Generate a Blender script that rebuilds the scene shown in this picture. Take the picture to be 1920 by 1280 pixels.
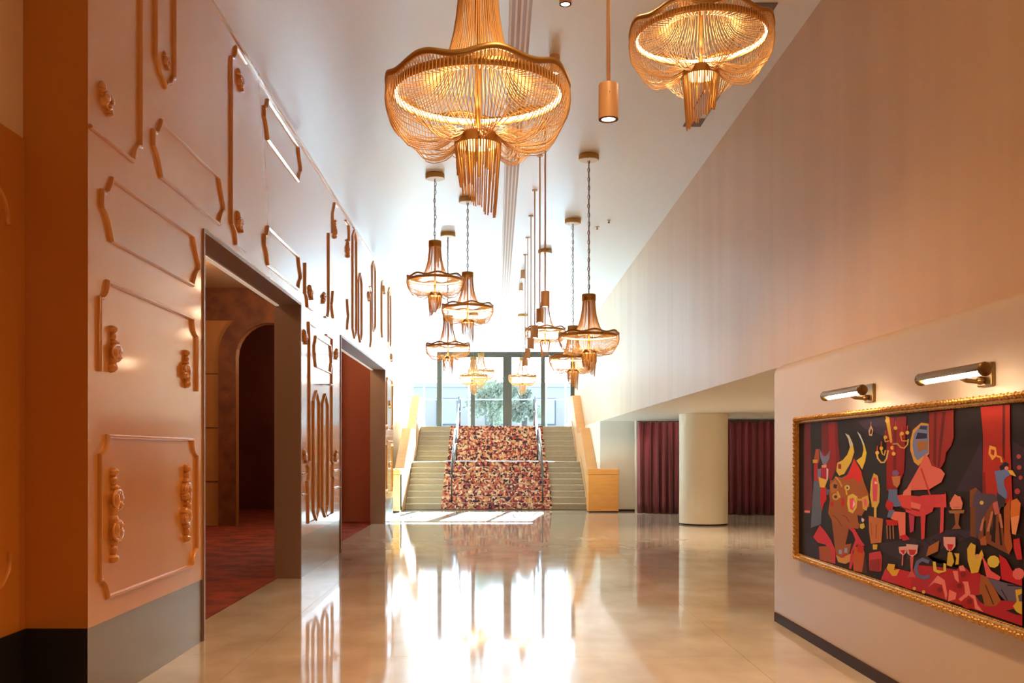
import bpy, bmesh, math, random
from mathutils import Vector
random.seed(7)
PI = math.pi
S = bpy.context.scene
COL = S.collection
for o in list(bpy.data.objects): bpy.data.objects.remove(o)

# ------------------------------------------------------------------ camera, world, sun, exposure
cam = bpy.data.cameras.new('camera'); cam_o = bpy.data.objects.new('camera', cam); COL.objects.link(cam_o)
cam_o.location = (0, 0, 1.5); cam_o.rotation_euler = (PI/2, 0, 0)
cam.sensor_width = 36; cam.lens = 1835*36/1920
cam.shift_x = 30/1920; cam.shift_y = 208/1920
cam.clip_start = .05; cam.clip_end = 400
S.camera = cam_o
S.view_settings.view_transform = 'Standard'; S.view_settings.look = 'None'
S.view_settings.gamma = 1; S.view_settings.use_curve_mapping = False
S.view_settings.exposure = 0.04
S.cycles.use_denoising = True
S.cycles.max_bounces = 10; S.cycles.diffuse_bounces = 6; S.cycles.glossy_bounces = 5
S.cycles.transparent_max_bounces = 24; S.cycles.transmission_bounces = 6
S.cycles.sample_clamp_indirect = 60; S.cycles.blur_glossy = .3; S.cycles.caustics_reflective = True; S.cycles.caustics_refractive = False

SUN_E, SKY_E = 185.0, 13.0
W = bpy.data.worlds.new('sky'); S.world = W; W.use_nodes = True
nt = W.node_tree; nt.nodes.clear()
sky = nt.nodes.new('ShaderNodeTexSky'); sky.sky_type = 'HOSEK_WILKIE'
sky.sun_direction = Vector((.15, 1, .40)).normalized(); sky.turbidity = 3.5; sky.ground_albedo = .4
hs = nt.nodes.new('ShaderNodeHueSaturation'); hs.inputs['Saturation'].default_value = .0
bg = nt.nodes.new('ShaderNodeBackground'); bg.inputs['Strength'].default_value = SKY_E
ou = nt.nodes.new('ShaderNodeOutputWorld')
nt.links.new(sky.outputs[0], hs.inputs['Color']); tn = nt.nodes.new('ShaderNodeMix'); tn.data_type = 'RGBA'; tn.blend_type = 'MULTIPLY'; tn.inputs[0].default_value = 1; tn.inputs[7].default_value = (.78, .98, 1.20, 1)
nt.links.new(hs.outputs[0], tn.inputs[6]); nt.links.new(tn.outputs[2], bg.inputs[0]); nt.links.new(bg.outputs[0], ou.inputs[0])

def light(name, kind, loc, energy, color=(1, .62, .32), size=.1, direction=None, spot=None, blend=.5, size_y=None, portal=False):
    l = bpy.data.lights.new(name, kind); l.energy = energy; l.color = color
    if kind == 'SUN': l.angle = size
    elif kind == 'AREA':
        l.size = size
        if size_y: l.shape = 'RECTANGLE'; l.size_y = size_y
        if portal: l.cycles.is_portal = True
    else: l.shadow_soft_size = size
    if spot: l.spot_size = spot; l.spot_blend = blend
    o = bpy.data.objects.new(name, l); COL.objects.link(o); o.location = loc
    if direction: o.rotation_euler = Vector(direction).to_track_quat('-Z', 'Y').to_euler()
    return o
light('sunlight', 'SUN', (5, 45, 20), SUN_E, (.60, .96, 1.26), .01, (-.15, -1, -.40))
light('doorway_portal', 'AREA', (0, 33.3, 3.8), 1, (1, 1, 1), 5.5, (0, -1, 0), size_y=2.9, portal=True)

WARM = (1, .64, .34); WARM2 = (1, .74, .48)

# ------------------------------------------------------------------ materials
def srgb(r, g, b):
    f = lambda c: (c/255/12.92 if c/255 <= .04045 else ((c/255+.055)/1.055)**2.4)
    return (f(r), f(g), f(b))
def mat(name, col, rough=.5, metal=0, coat=0, coat_rough=.05, noise=None, bump=None, emit=None, spec=None, aniso=None, sheen=None):
    """noise = (scale xyz, colour 2, contrast); bump = (scale, strength)"""
    m = bpy.data.materials.new(name); m.use_nodes = True; n = m.node_tree; b = n.nodes['Principled BSDF']
    b.inputs['Base Color'].default_value = (*col, 1); b.inputs['Roughness'].default_value = rough; b.inputs['Metallic'].default_value = metal
    b.inputs['Coat Weight'].default_value = coat; b.inputs['Coat Roughness'].default_value = coat_rough
    if spec is not None: b.inputs['Specular IOR Level'].default_value = spec
    if sheen: b.inputs['Sheen Weight'].default_value = sheen
    tc = n.nodes.new('ShaderNodeTexCoord')
    if noise:
        sc, c2, k = noise
        mp = n.nodes.new('ShaderNodeMapping'); mp.inputs['Scale'].default_value = sc
        nz = n.nodes.new('ShaderNodeTexNoise'); nz.inputs['Scale'].default_value = 1; nz.inputs['Detail'].default_value = 5
        rp = n.nodes.new('ShaderNodeValToRGB'); rp.color_ramp.elements[0].position = .5-k; rp.color_ramp.elements[1].position = .5+k
        rp.color_ramp.elements[0].color = (*col, 1); rp.color_ramp.elements[1].color = (*c2, 1)
        n.links.new(tc.outputs['Object'], mp.inputs[0]); n.links.new(mp.outputs[0], nz.inputs[0]); n.links.new(nz.outputs[0], rp.inputs[0]); n.links.new(rp.outputs[0], b.inputs['Base Color'])
    if bump:
        sc, st = bump
        mp = n.nodes.new('ShaderNodeMapping'); mp.inputs['Scale'].default_value = sc if isinstance(sc, tuple) else (sc, sc, sc)
        nz = n.nodes.new('ShaderNodeTexNoise'); nz.inputs['Scale'].default_value = 1; nz.inputs['Detail'].default_value = 3
        bp = n.nodes.new('ShaderNodeBump'); bp.inputs['Strength'].default_value = st; bp.inputs['Distance'].default_value = .01
        n.links.new(tc.outputs['Object'], mp.inputs[0]); n.links.new(mp.outputs[0], nz.inputs[0]); n.links.new(nz.outputs[0], bp.inputs['Height']); n.links.new(bp.outputs[0], b.inputs['Normal'])
    if emit:
        b.inputs['Emission Color'].default_value = (*emit[0], 1); b.inputs['Emission Strength'].default_value = emit[1]
    return m
M = {}
M['lacquer'] = mat('orange_lacquer', srgb(204, 136, 56), .26, .2, .65, .08, ((.25, 1.6, .1), srgb(212, 144, 62), .3))
M['lacquer'].node_tree.nodes['Principled BSDF'].inputs['Coat IOR'].default_value = 1.55
M['lacquer_shaded'] = mat('shaded_orange_lacquer', srgb(198, 126, 44), .35, .25, .2, .15)  # wall lacquer again, shade of the near faces put into a darker, duller copy
M['base_metal'] = mat('brushed_base_metal', (.30, .245, .20), .24, .85, 0, bump=((2, 3, 60), .03))
M['bronze'] = mat('bronze_lining', (.36, .24, .18), .38, .4)
M['plaster'] = mat('polished_plaster', srgb(210, 174, 130), .42, 0, .08, .3, ((.5, 2.4, .18), srgb(222, 190, 150), .25), ((1.2, 6, .6), .05))
M['white_paint'] = mat('white_wall_paint', srgb(226, 218, 204), .5)
M['grey_white'] = mat('ceiling_paint', srgb(228, 234, 238), .36, 0, .35, .3, bump=(.6, .03))
M['picture_wall'] = mat('warm_white_wall_paint', srgb(198, 180, 163), .42, 0, .08, .3)
M['floor'] = mat('polished_terrazzo', srgb(184, 172, 157), .06, 0, 0, .05, ((1.8, 1.2, 1), srgb(213, 204, 192), .2), ((.5, .3, 1), .003), spec=.52)
M['joint'] = mat('floor_joint', srgb(120, 105, 90), .5)
M['black'] = mat('black_kick', (.012, .008, .008), .35)
M['dark_trim'] = mat('dark_baseboard', srgb(60, 38, 24), .6, spec=.2)
M['gold'] = mat('gold_chain', (.80, .51, .22), .38, .55)
M['gold_rim'] = mat('gold_rim', (.50, .29, .09), .33, .85)
M['brass_tan'] = mat('tan_satin_metal', srgb(224, 180, 132), .42, .1)
M['chain'] = mat('grey_brown_chain', (.30, .22, .17), .4, .6)
M['canopy_under'] = mat('canopy_underside', srgb(226, 208, 176), .4)
M['led'] = mat('led_ring', (1, .9, .7), .4, emit=((1, .76, .48), 8))
M['lamp'] = mat('lamp_disc', (1, .8, .5), .4, emit=((1, .70, .30), 5))
M['lens'] = mat('spot_lens', (1, .9, .8), .3, emit=((1, .84, .62), 22))
M['pic_led'] = mat('picture_light_tube', (1, .9, .8), .3, emit=((1, .80, .55), 16))
M['strip'] = mat('opening_light_strip', (1, .9, .8), .3, emit=((1, .86, .68), .3))
M['old_brass'] = mat('antique_brass', (.24, .145, .055), .33, .9)
M['frame_gold'] = mat('carved_gold', (.62, .37, .10), .36, .7, noise=((30, 30, 30), (.42, .22, .05), .2))
M['curtain'] = mat('red_velvet', srgb(124, 30, 44), .8, sheen=.35, noise=((6, 6, .4), srgb(100, 22, 38), .3))
M['column'] = mat('cream_column_paint', srgb(236, 224, 200), .45)
M['stone'] = mat('tan_stone', srgb(188, 174, 150), .5, noise=((8, 8, 8), srgb(176, 162, 138), .3))
M['nosing'] = mat('dark_nosing', srgb(120, 96, 66), .5)
M['wood'] = mat('honey_wood', srgb(230, 162, 84), .35, 0, .2, .15, ((3, 18, 18), srgb(216, 144, 66), .3))
M['wood_light'] = mat('pale_wood', srgb(226, 178, 128), .4)
M['steel'] = mat('dark_steel', (.10, .09, .085), .28, .9)
M['door_frame'] = mat('grey_door_frame', srgb(58, 58, 50), .5)
M['slot'] = mat('slot_brown', srgb(196, 166, 146), .6)
M['vent_dark'] = mat('vent_dark', srgb(110, 86, 66), .6)
M['carpet_red'] = mat('red_foyer_carpet', srgb(150, 52, 22), .9, noise=((3, 3, 3), srgb(104, 30, 16), .12), bump=(200, .1))
M['foyer_wall'] = mat('ochre_mural_wall', srgb(176, 122, 62), .55, noise=((1.6, 1.6, 1.1), srgb(160, 106, 52), .2))
M['foyer_band'] = mat('brown_arch_band', srgb(122, 68, 26), .55, noise=((4, 4, 4), srgb(92, 44, 18), .15))
M['foyer_red'] = mat('dark_red_wall', srgb(112, 48, 40), .55, noise=((2, 2, 1), srgb(92, 34, 32), .2))
M['foyer_brick'] = mat('red_brown_wall', srgb(190, 104, 78), .55)
M['foyer_ceiling'] = mat('foyer_ceiling', srgb(170, 135, 105), .6)
M['plate'] = mat('silver_plate', srgb(205, 205, 200), .3, .3)
M['black_canvas'] = mat('canvas_ground', srgb(34, 21, 20), .6, spec=.15)
M['bark'] = mat('bark', srgb(96, 84, 72), .8)
M['leaf'] = mat('hazed_leaf', srgb(146, 146, 126), .6, noise=((2, 2, 2), srgb(164, 162, 142), .3))  # outdoor glare haze put into the leaf colour, greyed and lightened
M['pale_building'] = mat('pale_render', srgb(240, 230, 220), .7)
M['blue_frame'] = mat('blue_grey_frame', srgb(150, 156, 170), .5)
M['paving'] = mat('pale_paving', srgb(112, 114, 116), .8)

def carpet_mat():
    m = bpy.data.materials.new('floral_carpet'); m.use_nodes = True; n = m.node_tree; b = n.nodes['Principled BSDF']
    b.inputs['Roughness'].default_value = .9
    tc = n.nodes.new('ShaderNodeTexCoord'); vo = n.nodes.new('ShaderNodeTexVoronoi'); vo.inputs['Scale'].default_value = 20; vo.inputs['Randomness'].default_value = 1
    nz = n.nodes.new('ShaderNodeTexNoise'); nz.inputs['Scale'].default_value = 6; mx = n.nodes.new('ShaderNodeVectorMath'); mx.operation = 'MULTIPLY_ADD'
    mx.inputs[1].default_value = (.12, .12, .12)
    n.links.new(tc.outputs['Object'], nz.inputs[0]); n.links.new(nz.outputs[1], mx.inputs[0]); n.links.new(tc.outputs['Object'], mx.inputs[2]); n.links.new(mx.outputs[0], vo.inputs[0])
    sp = n.nodes.new('ShaderNodeSeparateColor'); n.links.new(vo.outputs['Color'], sp.inputs[0])
    rp = n.nodes.new('ShaderNodeValToRGB'); rp.color_ramp.interpolation = 'CONSTANT'
    cols = [(0, (62, 44, 66)), (.14, (150, 62, 68)), (.30, (206, 130, 98)), (.46, (228, 194, 154)), (.60, (186, 84, 76)), (.72, (234, 212, 178)), (.82, (70, 52, 70)), (.9, (212, 156, 104))]
    e = rp.color_ramp.elements
    e[0].position = 0; e[0].color = (*srgb(*cols[0][1]), 1); e[1].position = cols[1][0]; e[1].color = (*srgb(*cols[1][1]), 1)
    for p, c in cols[2:]:
        k = e.new(p); k.color = (*srgb(*c), 1)
    n.links.new(sp.outputs[0], rp.inputs[0])
    r2 = n.nodes.new('ShaderNodeValToRGB'); r2.color_ramp.elements[0].position = .0; r2.color_ramp.elements[1].position = .06
    r2.color_ramp.elements[0].color = (*srgb(232, 190, 160), 1); r2.color_ramp.elements[1].color = (1, 1, 1, 1)
    mm = n.nodes.new('ShaderNodeMix'); mm.data_type = 'RGBA'; mm.blend_type = 'MULTIPLY'; mm.inputs[0].default_value = .6
    n.links.new(vo.outputs['Distance'], r2.inputs[0]); n.links.new(rp.outputs[0], mm.inputs[6]); n.links.new(r2.outputs[0], mm.inputs[7]); n.links.new(mm.outputs[2], b.inputs['Base Color'])
    return m
M['carpet'] = carpet_mat()
def glass_mat():
    m = bpy.data.materials.new('clear_glazing'); m.use_nodes = True; n = m.node_tree; n.nodes.clear()
    o = n.nodes.new('ShaderNodeOutputMaterial'); t = n.nodes.new('ShaderNodeBsdfTransparent'); g = n.nodes.new('ShaderNodeBsdfGlossy'); mx = n.nodes.new('ShaderNodeMixShader')
    t.inputs[0].default_value = (.95, .97, .96, 1); g.inputs['Roughness'].default_value = .02
    lw = n.nodes.new('ShaderNodeLayerWeight'); lw.inputs[0].default_value = .12
    n.links.new(lw.outputs['Fresnel'], mx.inputs[0]); n.links.new(t.outputs[0], mx.inputs[1]); n.links.new(g.outputs[0], mx.inputs[2]); n.links.new(mx.outputs[0], o.inputs[0])
    return m
M['glass'] = glass_mat()
def paint_mat():
    m = bpy.data.materials.new('printed_paint'); m.use_nodes = True; n = m.node_tree; b = n.nodes['Principled BSDF']
    b.inputs['Roughness'].default_value = .6; b.inputs['Specular IOR Level'].default_value = .15; a = n.nodes.new('ShaderNodeVertexColor'); a.layer_name = 'paint'
    n.links.new(a.outputs[0], b.inputs['Base Color']); return m
M['paint'] = paint_mat()

# ------------------------------------------------------------------ mesh helpers
class MB:
    def __init__(s): s.v = []; s.f = []
    def box(s, x0, x1, y0, y1, z0, z1):
        i = len(s.v); s.v += [(x, y, z) for x in (x0, x1) for y in (y0, y1) for z in (z0, z1)]
        s.f += [tuple(i+k for k in q) for q in ((0, 1, 3, 2), (4, 6, 7, 5), (0, 4, 5, 1), (2, 3, 7, 6), (0, 2, 6, 4), (1, 5, 7, 3))]; return s
    def prism_x(s, pts, x0, x1):       # polygon in (y, z) extruded along x
        i = len(s.v); n = len(pts); s.v += [(x0, y, z) for y, z in pts]+[(x1, y, z) for y, z in pts]
        s.f.append(tuple(range(i, i+n))); s.f.append(tuple(range(i+2*n-1, i+n-1, -1)))
        for k in range(n): s.f.append((i+k, i+n+k, i+n+(k+1) % n, i+(k+1) % n))
        return s
    def prism_z(s, pts, z0, z1):
        i = len(s.v); n = len(pts); s.v += [(x, y, z0) for x, y in pts]+[(x, y, z1) for x, y in pts]
        s.f.append(tuple(range(i, i+n))); s.f.append(tuple(range(i+2*n-1, i+n-1, -1)))
        for k in range(n): s.f.append((i+k, i+n+k, i+n+(k+1) % n, i+(k+1) % n))
        return s
    def prism_y(s, pts, y0, y1):       # polygon in (x, z)
        i = len(s.v); n = len(pts); s.v += [(x, y0, z) for x, z in pts]+[(x, y1, z) for x, z in pts]
        s.f.append(tuple(range(i, i+n))); s.f.append(tuple(range(i+2*n-1, i+n-1, -1)))
        for k in range(n): s.f.append((i+k, i+n+k, i+n+(k+1) % n, i+(k+1) % n))
        return s
    def tube(s, pts, r, n=6, closed=False, caps=True):
        P = [Vector(p) for p in pts]; m = len(P); i0 = len(s.v); up = None
        for k in range(m):
            a = P[k-1] if (k or closed) else P[k]; b = P[(k+1) % m] if (k < m-1 or closed) else P[k]
            t = (b-a)
            if t.length < 1e-9: t = Vector((0, 0, 1))
            t.normalize()
            if up is None or abs(up.dot(t)) > .98: up = Vector((0, 0, 1)) if abs(t.z) < .9 else Vector((1, 0, 0))
            u = t.cross(up).normalized(); w = u.cross(t).normalized(); up = w
            rr = r[k] if isinstance(r, (list, tuple)) else r
            for q in range(n):
                c = 2*PI*q/n; s.v.append(tuple(P[k]+u*math.cos(c)*rr+w*math.sin(c)*rr))
        for k in range(m if closed else m-1):
            a = i0+k*n; b = i0+((k+1) % m)*n
            for q in range(n): s.f.append((a+q, a+(q+1) % n, b+(q+1) % n, b+q))
        if caps and not closed:
            s.f.append(tuple(i0+q for q in range(n-1, -1, -1))); s.f.append(tuple(i0+(m-1)*n+q for q in range(n)))
        return s
    def lathe(s, prof, n=32, c=(0, 0, 0), cap=True):   # profile (r, z)
        i0 = len(s.v); m = len(prof)
        for r, z in prof:
            for q in range(n): s.v.append((c[0]+r*math.cos(2*PI*q/n), c[1]+r*math.sin(2*PI*q/n), c[2]+z))
        for k in range(m-1):
            for q in range(n): s.f.append((i0+k*n+q, i0+k*n+(q+1) % n, i0+(k+1)*n+(q+1) % n, i0+(k+1)*n+q))
        if cap:
            s.f.append(tuple(i0+q for q in range(n-1, -1, -1))); s.f.append(tuple(i0+(m-1)*n+q for q in range(n)))
        return s
    def blob(s, c, r, nu=10, nv=6):
        i0 = len(s.v)
        for a in range(nv+1):
            th = PI*a/nv
            for q in range(nu): s.v.append((c[0]+r[0]*math.cos(th), c[1]+r[1]*math.sin(th)*math.cos(2*PI*q/nu), c[2]+r[2]*math.sin(th)*math.sin(2*PI*q/nu)))
        for a in range(nv):
            for q in range(nu): s.f.append((i0+a*nu+q, i0+a*nu+(q+1) % nu, i0+(a+1)*nu+(q+1) % nu, i0+(a+1)*nu+q))
        return s
    def build(s, name, m=None, parent=None, smooth=False, loc=None, auto=False):
        me = bpy.data.meshes.new(name); me.from_pydata(s.v, [], s.f)
        bm = bmesh.new(); bm.from_mesh(me); bmesh.ops.recalc_face_normals(bm, faces=bm.faces)
        bm.to_mesh(me); bm.free(); me.update()
        if smooth:
            for p in me.polygons: p.use_smooth = True
        if auto:
            me.set_sharp_from_angle(angle=.7)
        o = bpy.data.objects.new(name, me); COL.objects.link(o)
        if m: me.materials.append(M[m] if isinstance(m, str) else m)
        if parent: o.parent = parent
        if loc: o.location = loc
        return o
def bevel(o, w=.01, seg=2):
    b = o.modifiers.new('bevel', 'BEVEL'); b.width = w; b.segments = seg; b.limit_method = 'ANGLE'; return o
def struct(o, **k):
    o['kind'] = 'structure'
    for a, b in k.items(): o[a] = b
    return o
def tag(o, label, cat, group=None):
    o['label'] = label; o['category'] = cat
    if group: o['group'] = group
    return o
def empty(name, loc=(0, 0, 0)):
    o = bpy.data.objects.new(name, None); COL.objects.link(o); o.location = loc; o.empty_display_size = .1; return o
def copy_tree(o, parent=None):
    c = o.copy(); COL.objects.link(c)
    if parent: c.parent = parent
    for ch in list(o.children): copy_tree(ch, c)
    return c

# ------------------------------------------------------------------ setting
XL, XR, XP, H = -2.331, 2.66, 2.49, 5.20
XI = -2.607            # inner face of the left wall
YE = 33.2              # glazing plane
fl = struct(MB().box(-9.6, 14, -8, YE, -.3, -.012).build('floor', 'joint'))
xs = [XI-.001, -1.82, 1.82, 5.46, 9.1, 12.8]
ys = [-7.2+3.6*k for k in range(10)]
for a in range(len(xs)-1):
    for b in range(len(ys)-1):
        if xs[a] > 1.9 and ys[b] > 23: continue
        MB().box(xs[a]+.0012, xs[a+1]-.0012, ys[b]+.0012, min(ys[b+1], 25.75)-.0012, -.012, 0).build('floor_slab', 'floor', fl)
        if ys[b+1] > 25.7: break
MB().box(-9.5, XI-.004, 5, 22.2, -.012, .004).box(-9.5, -3.1, 22.2, 25.86, -.012, .004).build('floor_carpet', 'carpet_red', fl)

struct(MB().box(-3.4, XR+.3, -8, YE+.4, H, H+.3).build('ceiling', 'grey_white'))
# long slot diffuser let into the ceiling
sl = struct(MB().box(.11, .30, -4, 23, H-.006, H-.0005).build('trim_1', 'slot'))
for k in range(4):
    MB().box(.115+.047*k, .133+.047*k, -4, 23, H-.012, H-.005).build('slot_fin', 'canopy_under', sl)
v2 = struct(MB().box(2.12, 2.32, 8.05, 11.1, H-.008, H-.0005).build('trim_2', 'vent_dark'))
MB().box(2.13, 2.31, 8.3, 10.8, H-.014, H-.006).build('slot_fin', 'plate', v2)

# left lacquered wall with two openings (thickness XI..XL)
OP = [(7.78, 11.67, 3.28), (14.65, 20.56, 3.26)]
wl = MB()
for y0, y1 in ((5.59, 7.78), (11.67, 14.65), (20.56, 22.2)): wl.box(XI, XL, y0, y1, .495, H)
for y0, y1, z in OP: wl.box(XI, XL, y0, y1, z, H)
wl = struct(wl.build('wall_left', 'lacquer'))
for y0, y1 in ((5.59, 7.78), (11.67, 14.65), (20.56, 22.2)):
    MB().box(XI, XL-.004, y0, y1, .0005, .495).build('base_panel', 'base_metal', wl)
for y0, y1, z in OP:       # bronze linings
    MB().box(XI-.03, XL+.012, y0-.005, y0+.03, .0005, z).build('jamb', 'bronze', wl)
    MB().box(XI-.03, XL+.012, y1-.03, y1+.005, .0005, z).build('jamb', 'bronze', wl)
    MB().box(XI-.03, XL+.012, y0+.03, y1-.03, z-.03, z+.005).build('head_lining', 'bronze', wl)
    MB().box(XI-.012, XI+.03, y0+.05, y1-.05, z-.042, z-.031).build('light_strip', 'strip', wl)
MB().box(XL-.02, XL+.02, 5.59, 22.2, H-.03, H-.001).build('top_trim', 'lacquer', wl)

def sweep(pts, name='panel_moulding', closed=False, w=.028, d=.023, m='lacquer', parent=wl, x=XL):
    n = len(pts); V = []; F = []; sec = [(-.5, 0), (-.46, .55), (-.2, 1), (.2, 1), (.46, .55), (.5, 0)]; q = len(sec)
    for k in range(n):
        p = Vector(pts[k]); a = Vector(pts[k-1]) if (k or closed) else None; b = Vector(pts[(k+1) % n]) if (k < n-1 or closed) else None
        t1 = (p-a).normalized() if a else None; t2 = (b-p).normalized() if b else None
        if t1 is None: t1 = t2
        if t2 is None: t2 = t1
        nn = Vector((-(t1.y+t2.y), t1.x+t2.x)); nn.normalize(); c = max(.55, abs(nn.dot(Vector((-t1.y, t1.x)))))
        for s, h in sec:
            g = p+nn*(s*w/c); V.append((x-.002+h*(d+.002), g.x, g.y))
    for k in range(n if closed else n-1):
        a = k*q; b = ((k+1) % n)*q
        for j in range(q-1): F.append((a+j, a+j+1, b+j+1, b+j))
    if not closed: F.append(tuple(range(q))); F.append(tuple((n-1)*q+j for j in range(q-1, -1, -1)))
    mb = MB(); mb.v = V; mb.f = F
    return mb.build(name, m, parent, smooth=True, auto=True)
def qarc(cy, cz, r, a0, a1, n=6, rz=None):
    rz = rz or r
    return [(cy+r*math.cos(a0+(a1-a0)*k/n), cz+rz*math.sin(a0+(a1-a0)*k/n)) for k in range(n+1)]
def notched(y0, y1, z0, z1, r=.115):     # rectangle with concave corners, each run a piece of its own like the joiner's work
    return (qarc(y0, z1, r, 0, -PI/2)+qarc(y0, z0, r, PI/2, 0)+qarc(y1, z0, r, PI, PI/2)+qarc(y1, z1, r, -PI/2, -PI))
def bracket(y0, y1, z0, z1, b=.15):      # bracket shaped ends
    h = z1-z0; s = []
    L_ = [(y0, z1), (y0-.025, z1-.13*h), (y0-.07, z1-.27*h), (y0-b*.72, z1-.31*h), (y0-b, z1-.31*h), (y0-b, z1-.56*h), (y0-b*.72, z1-.6*h), (y0-.06, z1-.74*h), (y0-.02, z1-.9*h), (y0, z0)]
    R_ = [(y1, z0), (y1+.02, z0+.1*h), (y1+.06, z0+.24*h), (y1+b*.72, z0+.34*h), (y1+b, z0+.38*h), (y1+b, z0+.5*h), (y1+.07, z0+.72*h), (y1+.025, z0+.88*h), (y1, z1)]
    return L_+R_
sweep(notched(5.74, 7.6, .636, 1.597), closed=True)
# open three-sided panel above it
sweep([(5.74, 1.975)]+qarc(5.74, 2.52, .115, -PI/2, 0)+qarc(7.6, 2.52, .115, -PI, -PI/2)+[(7.6, 1.975)])
sweep(bracket(5.92, 7.50, 2.782, 3.155), closed=True)
sweep([(5.60, 3.367)]+qarc(6.4, 3.367, .13, PI, PI/2)+[(6.4, 5.12)])
sweep([(6.683, 5.12), (6.683, 4.2), (6.72, 4.19), (6.76, 4.13), (6.84, 4.10), (6.876, 4.07), (6.91, 4.10), (6.98, 4.13), (7.03, 4.19), (7.07, 4.2), (7.07, 5.12)])
sweep(bracket(6.79, 8.2, 3.415, 3.80), closed=True)
sweep([(9.10, 5.118)]+qarc(8.59, 5.118, .15, 0, -PI/2)+qarc(8.59, 3.36, .15, PI/2, 0)+[(9.06, 3.36)])
sweep(bracket(9.97, 11.5, 4.69, 5.09), closed=True)
sweep(bracket(9.97, 11.5, 3.415, 3.80), closed=True)
sweep([(11.92, 3.81)]+qarc(11.92, 3.30, .14, PI/2, 0)+[(12.4, 3.30)])
sweep([(13.6, 4.55), (13.6, 3.56), (13.57, 3.45), (13.5, 3.36), (13.3, 3.34)])
sweep([(14.3, 5.09), (14.1, 5.09), (14.02, 4.98), (13.94, 4.9), (13.94, 4.62)])
sweep([(13.95, 3.80), (13.9, 3.66), (13.84, 3.58), (13.9, 3.5), (13.98, 3.42)])
sweep([(15.15, 5.09), (15.45, 5.09), (15.5, 4.98), (15.5, 4.84)])
def spear(y0, y1, zb, zt):
    c = (y0+y1)/2; return [(y0, zb+.14), (y0, zt-.14), (y0+.05, zt-.1), (c, zt), (y1-.05, zt-.1), (y1, zt-.14), (y1, zb+.14), (y1-.05, zb+.1), (c, zb), (y0+.05, zb+.1)]
for a in ((15.88, 16.3, 3.38, 5.15), (16.55, 16.95, 3.39, 4.56), (18.38, 18.86, 3.8, 5.14), (21.15, 21.6, 3.75, 5.1)): sweep(spear(*a), closed=True)
sweep([(15.3, 3.9), (15.35, 3.74), (15.42, 3.66), (15.35, 3.56), (15.3, 3.42)])
sweep([(18.05, 4.56), (18.22, 4.5), (18.22, 3.6), (18.1, 3.45)])
sweep([(20.2, 5.05), (19.95, 4.98), (19.9, 4.88), (19.9, 3.98), (20.0, 3.85)])
# panel between the openings
sweep([(12.6, 3.11), (12.14, 3.11), (12.17, 3.0), (12.19, 2.9), (12.19, 1.39)]+qarc(12.05, 1.24, .1, PI/2, -PI/2)+[(12.1, 1.0), (12.12, .63), (12.5, .63)])
sweep([(13.4, 3.11), (13.88, 3.11), (13.86, 3.0), (13.84, 2.9), (13.84, 1.39)]+qarc(13.98, 1.24, .1, PI/2, 1.5*PI)+[(13.93, 1.0), (13.91, .63), (13.5, .63)])
sweep(bracket(12.62, 13.70, 2.612, 2.996, .1), closed=True)
sweep(spear(12.46, 12.86, .63, 2.29), closed=True); sweep(spear(13.1, 13.52, .63, 2.29), closed=True)
for z in (1.24, .99):
    sweep([(11.72, z), (12.02, z)]); sweep([(14.0, z), (14.35, z), (14.6, z)])
# beyond the second opening
sweep(notched(20.8, 22.0, 2.0, 3.1, .1), closed=True); sweep(notched(20.8, 22.0, .63, 1.75, .1), closed=True)

def ornament(kind):
    mb = MB(); B = lambda y, z, ry, rz, d=.04: mb.blob((.004, y, z), (d, ry, rz))
    def half(s):
        B(.0, s*.262, .034, .03, .045); B(.0, s*.21, .022, .035, .035); B(.01, s*.165, .026, .03, .04)
        B(.03, s*.13, .03, .036, .04); B(.062, s*.105, .04, .05, .045); B(.05, s*.06, .042, .04, .05); B(.0, s*.09, .03, .07, .05)
        mb.tube([(.03, .02+.07*math.cos(t), s*(.095+.055*math.sin(t))) for t in [k*.45 for k in range(13)]], [.016-.0007*k for k in range(13)], 6)
        B(-.012, s*.03, .024, .05, .045); B(.045, s*.165, .014, .014, .04)
        for k in range(4): B(.085-.012*k, s*(.06+.028*k), .013, .012, .045)
    if kind == 'long': half(1); half(-1); B(0, 0, .02, .03, .035)
    elif kind == 'short': half(1); B(-.01, -.02, .035, .04, .05)
    else:
        B(-.05, .09, .045, .06, .045); B(0, .02, .07, .055, .055); B(.05, -.05, .055, .05, .05); B(-.03, -.03, .05, .06, .05); B(.07, -.09, .035, .03, .05)
        mb.tube([(.035, .02+.075*math.cos(t), -.01+.075*math.sin(t)) for t in [k*.5 for k in range(12)]], [.02-.001*k for k in range(12)], 6)
        for k in range(5): B(-.08+.035*k, .06-.045*k, .018, .018, .06)
    me = mb.build('carved_ornament', 'lacquer', None, smooth=True); return me
ORN = {k: ornament(k) for k in ('long', 'short', 'rose')}
first = {}
def orn(kind, y, z, sy=1, sz=1, s=1):
    o = ORN[kind] if kind not in first else ORN[kind].copy()
    if kind in first: COL.objects.link(o)
    first[kind] = 1; o.parent = wl; o.location = (XL, y, z); o.scale = (s, sy*s, sz*s)
orn('long', 5.93, 1.12); orn('long', 7.33, 1.12, -1, 1, 1.0)
orn('short', 5.93, 2.03, 1.2, 1, .82); orn('short', 7.33, 2.03, -1.2, 1, .82)
orn('rose', 5.82, 3.6, 1.3, 1, 0.63); orn('rose', 6.9, 4.26, 1.3, 1, 0.40)
orn('rose', 8.87, 4.87, 1.3, 1, 0.63); orn('rose', 8.85, 3.58, 1.3, 1, 0.63)
orn('rose', 12.26, 3.5, 1.3, 1, 0.63); orn('rose', 13.2, 3.58, -1.3, 1, 0.63); orn('short', 14.1, 4.62, 1, 1, .8); orn('short', 15.35, 4.6, -1, 1, .85)
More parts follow.
